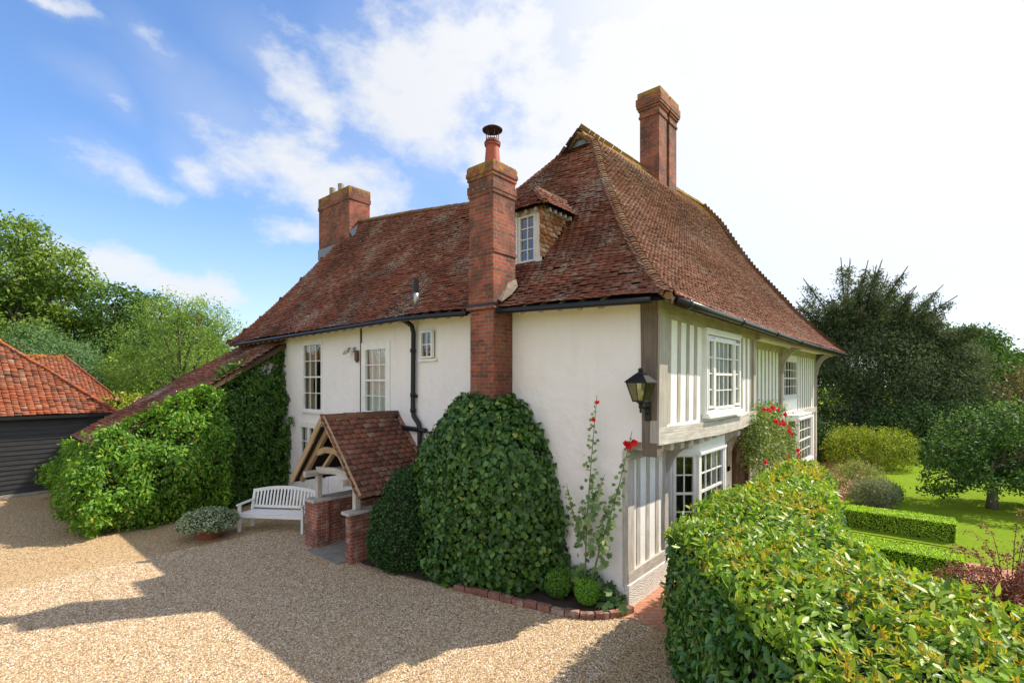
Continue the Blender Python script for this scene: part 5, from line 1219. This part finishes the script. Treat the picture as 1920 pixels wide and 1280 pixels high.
pshrub('lavender_bush', 'rounded grey green lavender clump at the lawn edge', 10.55, 14.4, ((-.25, .33, .42, 0, .9), (.25, .33, .42, .1, .9), (0, .35, .42, -.25, .9)), L_LAV, 1500, 8, .06, .05, tmpl=LEAF_SLIM, gap=0, droop=-.6, up=.8)
pshrub('lavender_bush', 'darker low green mound beside the grey lavender clump', 11.15, 14.7, ((0, .25, .36, 0, .9), (.2, .25, .34, .2, .9)), L_APPLE, 700, 8, .045, .05, gap=0)
pshrub('flowering_perennial', 'pale feathery perennial behind the lavender clump', 10.9, 15.6, ((-.5, .5, .4, 0, 1.1), (0, .6, .42, 0, 1.2), (.5, .45, .4, 0, 1.1)), L_PALE, 900, 7, .07, .07, tmpl=LEAF_SLIM, droop=-.5, up=1.2)
# far woodland beyond everything
P = []
for a in np.linspace(-1.25, 1.25, 300):
    R = 120+random.uniform(-12, 12); d = FW*math.cos(a)+RT*math.sin(a); c = Vector((CAM.x, CAM.y, 0))+d*R; h = random.uniform(4, 8.5)
    P.append(((c.x, c.y, h*.45), (5, 5, h*.55)))
Pt, D = blob_points(P, 9000, 0, .3, 3, (.8, 1.05)); Pc = np.repeat(Pt, 5, 0)+rng.normal(size=(len(Pt)*5, 3))*.5
o = leaves('far_woodland', Pc, norm(np.repeat(D, 5, 0)+np.array([0, 0, .3])), .9, LEAF_OVAL, L_DARKT, None); o['kind'] = 'stuff'; o['label'] = 'low line of distant woodland on the horizon'; o['category'] = 'woodland'
# ------------------------------------------------------------------ porch
po = thing('porch', 'small open porch with steep tiled gable on low brick walls', 'porch', (-.9, 5.7, 0))
def pwall(y0, y1, xa, z):
    m = MB(); m.box(xa, -.0, y0, y1, 0, z); return m.build('brick_wall', BRICK_PORCH, po, bevel=.008)
pwall(6.42, 6.72, -1.52, .98); m = MB(); m.box(-1.80, -1.52, 6.34, 6.86, 0, .98); m.build('brick_pier', BRICK_PORCH, po, bevel=.008); pwall(4.98, 5.18, -1.82, .96)
m = MB(); m.box(-1.86, -.02, 6.38, 6.78, .98, 1.045); m.build('wall_coping', OAKW, po, bevel=.01)
m = MB(); m.box(-1.90, -.02, 4.94, 5.22, .96, 1.03); m.build('wall_coping', OAKW, po, bevel=.02)
for y in (6.60, 5.10):
    for x in (-1.62, -.2): m = MB(); m.beam((x, y, 1.04), (x, y, 1.55), .11, .11); m.build('post', OAKW, po)
    m = MB(); m.beam((-1.95, y, 1.60), (-.02, y, 1.60), .11, .12); m.build('wall_plate', OAKW, po)
m = MB(); m.curve_beam([(-1.62, 5.0, 1.66), (-1.62, 5.8, 1.72), (-1.62, 6.62, 1.66)], .11, .13, (0, 0, 1)); m.build('tie_beam', OAKW, po)
m = MB(); m.curve_beam([(-1.70, 5.42, 2.05), (-1.70, 5.7, 2.15), (-1.70, 6.15, 2.15), (-1.70, 6.46, 2.05)], .09, .12, (0, 0, 1)); m.build('collar_beam', OAKN, po)
PR = (5.95, 2.82)
for (y, z) in ((7.33, 1.34), (4.58, 1.40)):
    m = MB(); m.beam((-1.88, y, z), (-1.88, PR[0], PR[1]+.03), .13, .035, (1, 0, 0)); m.build('barge_board', OAKN, po)
    m = MB(); m.beam((-1.70, y+(-.12 if y > 6 else .12), z+.03), (-1.70, PR[0], PR[1]-.12), .13, .08, (1, 0, 0)); m.build('rafter', OAKN, po)
for y, z in ((6.4, 1.75), (5.0, 1.75)): m = MB(); m.beam((-1.6, 5.9+(y-5.9)*.15, 2.1), (-1.6, y, 1.72), .06, .1, (1, 0, 0)); m.build('brace', OAKN, po)
def row_pr(q): return [(-1.84, 4.56+(PR[0]-4.56)*q, 1.36+(PR[1]-1.34)*q), (-.04, 4.56+(PR[0]-4.56)*q, 1.36+(PR[1]-1.34)*q)]
def row_pl(q): return [(-.04, 7.35+(PR[0]-7.35)*q, 1.36+(PR[1]-1.34)*q), (-1.84, 7.35+(PR[0]-7.35)*q, 1.36+(PR[1]-1.34)*q)]
for fn in (row_pr, row_pl): tile_slope('tiled_roof', fn, TILE_PORCH, po, gauge=.13, width=.19, wave=.015, jit=.7)
capping('ridge_tiles', [(-1.84, PR[0], PR[1]+.02), (-.04, PR[0], PR[1]+.02)], BONNET, po, .1, .4, lift=.01)
m = MB(); m.beam((-.05, 4.6, 1.45), (-.05, PR[0]-.02, PR[1]+.05), .05, .12, (1, 0, 0)); m.build('mortar_fillet', BRICK_EDGE, po)
m = MB(); m.box(-2.0, 0, 5.18, 6.42, .0, .035); m.build('floor_slab', SLAB, po)
m = MB(); m.quad((-.012, 5.18, .04), (-.012, 6.42, .04), (-.012, 6.3, 1.95), (-.012, 5.3, 1.95)); m.build('door', WHITE, po)

# ------------------------------------------------------------------ bench
be_ = thing('garden_bench', 'white slatted wooden bench standing on the gravel beside the porch', 'bench', (-1.72, 8.43, 0))
X_ = Matrix.Translation((-1.72, 8.43, 0)) @ Matrix.Rotation(math.radians(-56), 4, 'Z')
def MBX(): m = MB(); m.xf = X_; return m
HW = .80
for sx in (-1, 1):
    m = MBX(); m.box(sx*HW-.03, sx*HW+.03, -.28, -.22, 0, .63); m.build('leg', WHITE2, be_, bevel=.006)
    m = MBX(); m.beam((sx*HW, .26, 0), (sx*HW, .24, .45), .055, .06, (0, 1, 0)); m.beam((sx*HW, .24, .44), (sx*HW, .36, .90), .055, .055, (0, 1, 0)); m.build('leg', WHITE2, be_)
    m = MBX(); m.curve_beam([(sx*HW, -.33, .645), (sx*HW, -.1, .655), (sx*HW, .3, .66)], .065, .035, (0, 0, 1)); m.beam((sx*HW, -.25, .22), (sx*HW, .25, .22), .03, .05); m.beam((sx*HW, -.25, .38), (sx*HW, .25, .38), .03, .07); m.build('armrest', WHITE2, be_)
m = MBX()
for i in range(5): m.box(-HW+.02, HW-.02, -.26+i*.1, -.175+i*.1, .425-.004*i, .448-.004*i)
m.box(-HW+.03, HW-.03, -.272, -.25, .34, .42); m.box(-HW+.03, HW-.03, .22, .245, .34, .42); m.build('seat', WHITE2, be_, bevel=.004)
m = MBX(); m.beam((-HW+.02, .255, .50), (HW-.02, .255, .50), .03, .06)
def yb_(z): return .24+(z-.44)*.26
arc = [(x, yb_(.86+.09*(1-(x/HW)**2)), .86+.09*(1-(x/HW)**2)) for x in np.linspace(-HW+.02, HW-.02, 17)]
m.curve_beam(arc, .032, .08, (0, 0, 1))
for i in range(17):
    x = -HW+.09+i*(2*HW-.18)/16; zt_ = .83+.09*(1-(x/HW)**2); m.beam((x, yb_(.50), .50), (x, yb_(zt_), zt_), .042, .014, (0, 1, 0))
m.build('backrest', WHITE2, be_)
# ------------------------------------------------------------------ planter
pp = (-3.02, 9.0); pt = thing('planter', 'wide low terracotta bowl standing on gravel left of the bench', 'planter', (*pp, 0))
m = MB(); m.lathe((*pp, 0), [(.20, 0), (.27, .12), (.31, .22), (.33, .22), (.33, .26), (.29, .26), (.26, .18)], 28); m.build('bowl', TERRA, pt, smooth=False)
m = MB(); m.lathe((*pp, .17), [(.26, 0), (.20, .03)], 20); m.build('soil', SOIL, pt)
vp = thing('variegated_shrub', 'rounded cream and green leaved shrub growing in the terracotta bowl', 'shrub', (*pp, .2))
V, F = dome(pp[0], pp[1], [(.45, .22), (.62, .32), (.60, .45), (.46, .57), (.25, .65), (.05, .67)], 1, 1, 20); V[:, :2] = np.array(pp)+(V[:, :2]-np.array(pp))*(1+.08*vnoise(V, 5, 3))[:, None]; F = fix(V, F, (*pp, .35))
hull_foliage(V, F, 2200, .052, LEAF_OVAL, L_VARIEG, vp, TWIG, depth=.1, rough=.05, rf=4, core_in=.09, jit=.7, droop=-.1, up=.3)
m = MB(); m.tube([(*pp, .15), (*pp, .4)], .02, 6); m.build('stem', BARK, vp)
# ------------------------------------------------------------------ wall lantern
la = thing('wall_lantern', 'large black lantern bracketed from the corner post of the house', 'lantern', (-.02, -.40, 3.2))
m = MB(); m.obox((-.035, -.40, 3.0), (1, 0, 0), (0, 1, 0), Z3, (-.03, .0), (-.05, .05), (0, .30))
m.build('wall_plate', BLACK, la, bevel=.012)
lx, ly = -.29, -.40
m = MB(); m.tube([(-.06, ly, 3.20), (-.14, ly, 3.19), (-.22, ly, 3.21), (lx, ly, 3.26)], .016, 8); m.tube([(-.06, ly, 3.10), (-.12, ly, 3.12), (-.16, ly, 3.19)], .011, 6)
m.lathe((lx, ly, 3.13), [(.006, 0), (.022, .03), (.012, .05), (.03, .08), (.03, .13), (.06, .16), (.09, .175)], 14); m.build('bracket', BLACK, la, smooth=True)
m = MB()
def sq(r, z): return [(lx+a*r, ly+b*r, z) for a, b in ((-1, -1), (1, -1), (1, 1), (-1, 1))]
rb, rt_, zb, zt2 = .085, .155, 3.31, 3.585
for (a, b) in zip(sq(rb, zb), sq(rt_, zt2)): m.beam(a, b, .016, .016)
for S_, w in ((sq(rb, zb), .02), (sq(rt_, zt2), .022)):
    for i in range(4): m.beam(S_[i], S_[(i+1) % 4], w, w)
m.build('frame', BLACK, la)
m = MB(); A_, B_ = sq(.185, 3.59), sq(.055, 3.72)
for i in range(4): m.quad(A_[i], A_[(i+1) % 4], B_[(i+1) % 4], B_[i])
m.poly(A_[::-1]); m.lathe((lx, ly, 3.715), [(.06, 0), (.055, .02), (.03, .035), (.04, .05), (.04, .07), (.02, .085), (.001, .09)], 12); m.build('cap', BLACK, la)
m = MB(); A_, B_ = sq(rb, zb), sq(rt_, zt2)
for i in range(4): m.quad(A_[i], A_[(i+1) % 4], B_[(i+1) % 4], B_[i])
m.build('glass', LAMPGLASS, la)
m = MB(); m.lathe((lx, ly, 3.31), [(.02, 0), (.02, .06), (.035, .08), (.045, .12), (.03, .17), (.001, .18)], 12); m.build('bulb', m_plain('unlit bulb', (.55, .52, .40), .3, .05), la, smooth=True)
# floodlight
fl = thing('floodlight', 'small grey floodlight fixed to white wall above the porch', 'floodlight', (-.05, 7.75, 4.4))
m = MB(); m.obox((-.16, 7.86, 4.40), Vector((-.5, .5, -.4)).normalized(), Vector((.7, .7, 0)), Vector((.28, -.28, .9)).normalized(), (-.05, .06), (-.11, .11), (-.07, .07)); m.build('lamp_head', m_plain('grey die casting', (.42, .42, .42), .4, .1, .3), fl, bevel=.01)
m = MB(); m.obox((-.205, 7.905, 4.355), Vector((-.5, .5, -.4)).normalized(), Vector((.7, .7, 0)), Vector((.28, -.28, .9)).normalized(), (.012, .02), (-.09, .09), (-.055, .055)); m.build('lens', GLASS, fl)
m = MB(); m.beam((0, 7.75, 4.42), (-.14, 7.85, 4.42), .03, .03); m.box(-.04, 0, 7.7, 7.8, 4.36, 4.5); m.build('bracket', STEEL, fl)
sn = thing('motion_sensor', 'small brown sensor box under the eave beside the floodlight', 'sensor', (-.05, 7.62, 4.3)); m = MB(); m.box(-.09, -.0, 7.56, 7.66, 4.14, 4.40); m.lathe((-.045, 7.61, 4.09), [(.03, 0), (.04, .02), (.04, .05)], 10); m.build('case', m_plain('brown plastic', (.13, .08, .06), .5), sn, bevel=.01)

# ------------------------------------------------------------------ garages
def garage(x0, x1, y0, y1, ze, zr, label, tilemat, hk=1.0):
    gr = thing('garage', label, 'garage', ((x0+x1)/2, (y0+y1)/2, 0), 'black boarded garages with orange tiled roofs')
    d = (y1-y0)/2+.35; yc_ = (y0+y1)/2; e = .35
    def rf(q): return [(x0-e+d*q, y0-e+d*q, ze+(zr-ze)*q), (x1+e-d*hk*q, y0-e+d*q, ze+(zr-ze)*q)]
    def rr(q): return [(x1+e-d*hk*q, y0-e+d*q, ze+(zr-ze)*q), (x1+e-d*hk*q, y1+e-d*q+.001, ze+(zr-ze)*q)]
    def rb_(q): return [(x1+e-d*hk*q, y1+e-d*q, ze+(zr-ze)*q), (x0-e+d*q, y1+e-d*q, ze+(zr-ze)*q)]
    def rl(q): return [(x0-e+d*q, y1+e-d*q+.001, ze+(zr-ze)*q), (x0-e+d*q, y0-e+d*q, ze+(zr-ze)*q)]
    for k, fn in enumerate((rf, rr, rb_, rl)): tile_slope('tiled_roof', fn, tilemat, gr, gauge=.10 if k < 2 else .2, width=.165, wave=.04, jit=1.3)
    capping('hip_tiles', [rf(q)[1] for q in np.linspace(0, 1, 12)], TILE_OR, gr, .08, .13, lift=.03)
    capping('ridge_tiles', [(x0-e+d, yc_, zr), (x1+e-d*hk, yc_, zr)], TILE_OR, gr, .12, .35, lift=.03)
    m = MB(); r_ = random.Random(3)
    def boards(a, b, nrm):
        a = Vector(a); b = Vector(b); nb_ = int((ze-.12)/.15); nn = Vector(nrm); ex_ = (b-a).normalized(); L = (b-a).length
        for i in range(nb_):
            z = .1+i*.15; o_ = r_.uniform(-.006, .006)
            P0 = [a+Z3*z+nn*(.045+o_), b+Z3*z+nn*(.045-o_), b+Z3*(z+.17)+nn*.012, a+Z3*(z+.17)+nn*.012, a+Z3*z, b+Z3*z]
            m.add(P0, [(0, 1, 2, 3), (4, 5, 1, 0)])
    boards((x0, y0, 0), (x1-.42, y0, 0), (0, -1, 0)); boards((x1, y0, 0), (x1, y1, 0), (1, 0, 0)); boards((x1, y1, 0), (x0, y1, 0), (0, 1, 0)); boards((x0, y1, 0), (x0, y0, 0), (-1, 0, 0))
    m.box(x0, x1, y0+.02, y1, .0, ze-.02); m.box(x1-.42, x1, y0-.02, y0+.02, .0, ze)
    bw = NM('black weatherboard'); p_ = bw.pos(); bw.col(bw.mix(bw.ramp(bw.noise(bw.scalev(p_, (1, 1, 14)), 3, 5), [(.3, 0), (.7, 1)]), (.010, .010, .011), (.035, .034, .033))); bw.rough(.42)
    m.build('boarded_wall', bw.m, gr)
    m = MB(); m.box(x0-.1, x1+.05, y0-.12, y0+.1, 0, .09); m.build('plinth', SLAB, gr)
    m = MB(); m.box(x0-e, x1+e, y0-e-.02, y0-e+.02, ze-.10, ze-.0); m.box(x1+e-.02, x1+e+.02, y0-e+.02, y1+e, ze-.10, ze); m.build('fascia', BLACK, gr)
    return gr
garage(-12.2, -3.35, 18.15, 23.6, 2.52, 5.25, 'nearer black weatherboarded garage with orange tiled hipped roof', TILE_OR)
garage(-9.5, -1.1, 29.2, 35.6, 2.5, 4.95, 'farther garage whose orange tiled roof shows behind the nearer one', TILE_OR, .5)

# ------------------------------------------------------------------ flowers by the wall
HLEAF = fan(([(0,0,0),(.30,.10,.04),(.55,.35,.0),(.30,.45,.05),(.42,.85,-.04),(.10,.70,.05),(0,1.05,-.06),(-.10,.70,.05),(-.42,.85,-.04),(-.30,.45,.05),(-.55,.35,0),(-.30,.10,.04),(0,.4,-.02)],
             [(0,1,2,12),(12,2,3,3),(12,3,4,5),(12,5,6,7),(12,7,8,9),(12,9,10,10),(12,10,11,0)]))
def hollyhock(label, pts, side, tip_flowers, nleaf, seed):
    base = pts[0]; t = thing('hollyhock', label, 'hollyhock', base, 'hollyhocks in the corner bed')
    P, L = polyat(pts, np.linspace(0, 1, 14)); m = MB(); m.tube([tuple(p) for p in P], [.016-.011*i/13 for i in range(14)], 6)
    for s in side: m.tube(s, [.011, .008, .004][:len(s)] if len(s) == 3 else .007, 5)
    m.build('stem', STEM, t)
    lp = []; sz = []; r_ = np.random.default_rng(seed)
    lines = [pts]+list(side)
    for li, ln in enumerate(lines):
        nl = nleaf if li == 0 else int(nleaf*.5)
        for k in range(nl):
            s = .22+.76*(k/nl); p = polyat(ln, [s])[0][0]; a = r_.uniform(0, 6.28); rr = (.19*(1-s)+.03)*r_.uniform(.4, 1.1)
            for _ in range(2 if s < .8 else 1):
                a = r_.uniform(0, 6.28); lp.append(p+np.array([rr*math.cos(a)*.6-.02, rr*math.sin(a), r_.uniform(-.04, .03)])); sz.append(.05+.075*(1-s)*r_.uniform(.5, 1.3))
    lp = np.array(lp); sz = np.array(sz); lp[:, 0] = np.minimum(lp[:, 0], -.03)
    n = len(lp); Zn = norm(np.array([-.75, -.35, .5])+.45*r_.normal(size=(n, 3))); Y = norm(np.stack([-.2+.2*r_.normal(size=n), r_.normal(size=n)*.8, -.6+.4*r_.normal(size=n)], 1)); Y = norm(Y-Zn*np.sum(Y*Zn, 1, keepdims=True)); X = np.cross(Y, Zn)
    V, F = inst(HLEAF[0], HLEAF[1], lp, X, Y, Zn, sz); raw_mesh('leaves', V, F, L_HOLLY, t)
    for (p, s) in tip_flowers: bloom('bloom', np.array([p]), s, SCARLET, t, face=np.array([[-.7, -.5, .2]]), petals=5)
    return t
hollyhock('tall upright hollyhock with a few small red blooms near its tip', [(-.22, .62, .05), (-.20, .60, 1.2), (-.18, .52, 2.3), (-.20, .40, 3.38)],
          [[(-.21, .60, 1.2), (-.24, .42, 1.7), (-.26, .22, 2.15)], [(-.2, .6, .9), (-.25, .82, 1.4), (-.22, .98, 1.9)]], [((-.25, .36, 3.25), .048), ((-.25, .44, 2.98), .036), ((-.25, .48, 2.85), .03)], 46, 4)
hollyhock('leaning hollyhock bent towards the corner post, two big red blooms at its tip', [(-.24, .56, .05), (-.30, .28, 1.0), (-.30, -.02, 1.9), (-.28, -.20, 2.62), (-.27, -.25, 2.85)],
          [[(-.28, .38, .7), (-.34, .14, 1.35), (-.34, -.05, 2.0)]], [((-.33, -.22, 2.64), .07), ((-.33, -.30, 2.69), .06), ((-.3, -.16, 2.66), .05)], 44, 9)
lw = thing('young_hollyhock', 'low rosette of broad pale round leaves beside the house corner', 'plant', (-.22, .16, .05))
n = 26; lp = np.stack([-.22+.13*rng.normal(size=n), .14+.12*rng.normal(size=n), .12+.16*rng.random(n)], 1); lp[:, 0] = np.minimum(lp[:, 0], -.05)
leaves('leaves', lp, np.tile([[-.5, -.3, .7]], (n, 1)), .15, HLEAF, m_leaf('round pale leaf', [(0, (.03, .08, .02)), (.5, (.09, .18, .05)), (1, (.20, .32, .11))], .6, .3, .3), lw, jit=.3, droop=.2)
m = MB()
for p in lp: m.tube([(-.2, .16, .04), tuple(p)], .006, 4)
m.build('stem', STEM, lw)
ld = thing('low_foliage_plant', 'dark leafy clump at the foot of the hollyhocks behind the box balls', 'plant', (-.2, .7, .05))
n = 130; lp = np.stack([-.2+.08*rng.normal(size=n), .72+.2*rng.normal(size=n), .1+.4*rng.random(n)], 1); lp[:, 0] = np.minimum(lp[:, 0], -.04)
leaves('leaves', lp, np.tile([[-.6, -.3, .6]], (n, 1)), .12, HLEAF, L_CLIMB, ld, jit=.4, droop=.3)
m = MB()
for p in lp[::6]: m.tube([(-.2, .7, .04), tuple(p)], .005, 4)
m.build('stem', STEM, ld)
# climbing rose over the door
rs = thing('climbing_rose', 'climbing rose with crimson blooms arching over the front door', 'rose', (7.3, -.55, 0))
rb2 = [(c, (.5, .26, .34)) for c in [(5.17, -0.55, 2.72), (5.87, -0.55, 2.79), (6.77, -0.55, 2.75), (7.64, -0.55, 2.58), (8.32, -0.55, 2.41), (5.17, -0.55, 2.45), (5.98, -0.55, 2.39), (7.01, -0.55, 2.25), (8.04, -0.55, 2.1), (5.17, -0.55, 2.13), (6.09, -0.55, 1.98), (7.38, -0.55, 1.82), (8.76, -0.55, 1.71), (9.37, -0.55, 1.37), (5.36, -0.55, 1.81), (6.42, -0.55, 1.66), (7.91, -0.55, 1.45)]]
P, D = blob_points(rb2, 2600, .25, 2.5, 3, (.35, 1.1)); Pc = np.repeat(P, 6, 0)+rng.normal(size=(len(P)*6, 3))*.05
leaves('foliage', Pc, norm(np.repeat(D, 6, 0)*.6+np.array([0, -.2, .4])), .058, LEAF_OVAL, L_ROSE, rs, jit=.8, droop=.3)
m = MB()
for c, r in rb2: m.tube([(6.0 if c[0] < 6.6 else 9.0, -.4, 0), ((c[0]+6.6)/2, -.5, c[2]*.6), c], [.022, .015, .006], 5)
m.build('stems', BARK, rs)
for q in [(4.8, -0.92, 2.99), (4.55, -0.92, 2.99), (5.0, -0.92, 2.93), (5.21, -0.92, 3.0), (5.75, -0.92, 2.93), (6.46, -0.92, 2.78), (5.58, -0.92, 2.69), (5.92, -0.92, 2.59), (6.4, -0.92, 2.55), (6.16, -0.92, 2.64), (6.84, -0.92, 2.44), (6.91, -0.92, 2.33), (7.31, -0.92, 2.25), (7.95, -0.92, 1.75), (8.1, -0.92, 1.48), (6.78, -0.92, 1.67), (4.6, -0.92, 1.84), (8.03, -0.92, 1.63)]: bloom('bloom', np.array([q]), .07, PINKRED, rs, petals=10, face=np.array([[-.7, -.5, .3]]))
# berberis behind the laurel
bb = thing('berberis_bush', 'dark red berberis with arching thorny sprays at the right edge behind the laurel', 'shrub', (1.85, -4.45, 0))
m = MB(); LPs = []
r_ = random.Random(8); B0 = Vector((1.85, -4.45, 0))
for i in range(110):
    a = r_.uniform(0, 6.28); tall = i < 9
    h = r_.uniform(1.5, 2.0) if tall else r_.uniform(.5, 1.3); sp = r_.uniform(.3, .8) if tall else r_.uniform(.1, .75)
    if tall: a = r_.uniform(-2.6, .6)
    p1 = B0+Vector((math.cos(a)*sp*.4, math.sin(a)*sp*.4, h*.7)); p2 = B0+Vector((math.cos(a)*sp*.9, math.sin(a)*sp*.9, h)); p3 = B0+Vector((math.cos(a)*(sp+.38), math.sin(a)*(sp+.38), h-.12))
    pts_ = [tuple(p) for p in (B0, p1, p2, p3)]; c3 = [Vector(q) for q in polyat(pts_, np.linspace(0, 1, 9))[0]]
    c3 = [c3[0]]+[(c3[k-1]+c3[k]*2+c3[k+1])/4 for k in range(1, 8)]+[c3[8]]
    m.tube(c3, [.009-.0009*k for k in range(9)], 5)
    q, _ = polyat(c3, np.linspace(.25, 1, 30)); LPs.append(np.repeat(q, 6 if not tall else 3, 0))
m.build('stems', m_plain('red stems', (.16, .05, .045), .6), bb)
Pc = np.concatenate(LPs); Pc = Pc+rng.normal(size=Pc.shape)*.026
leaves('foliage', Pc, norm(rng.normal(size=Pc.shape)*.5+np.array([0, 0, .6])), .036, LEAF_OVAL, L_BERB, bb, jit=.8, droop=0)
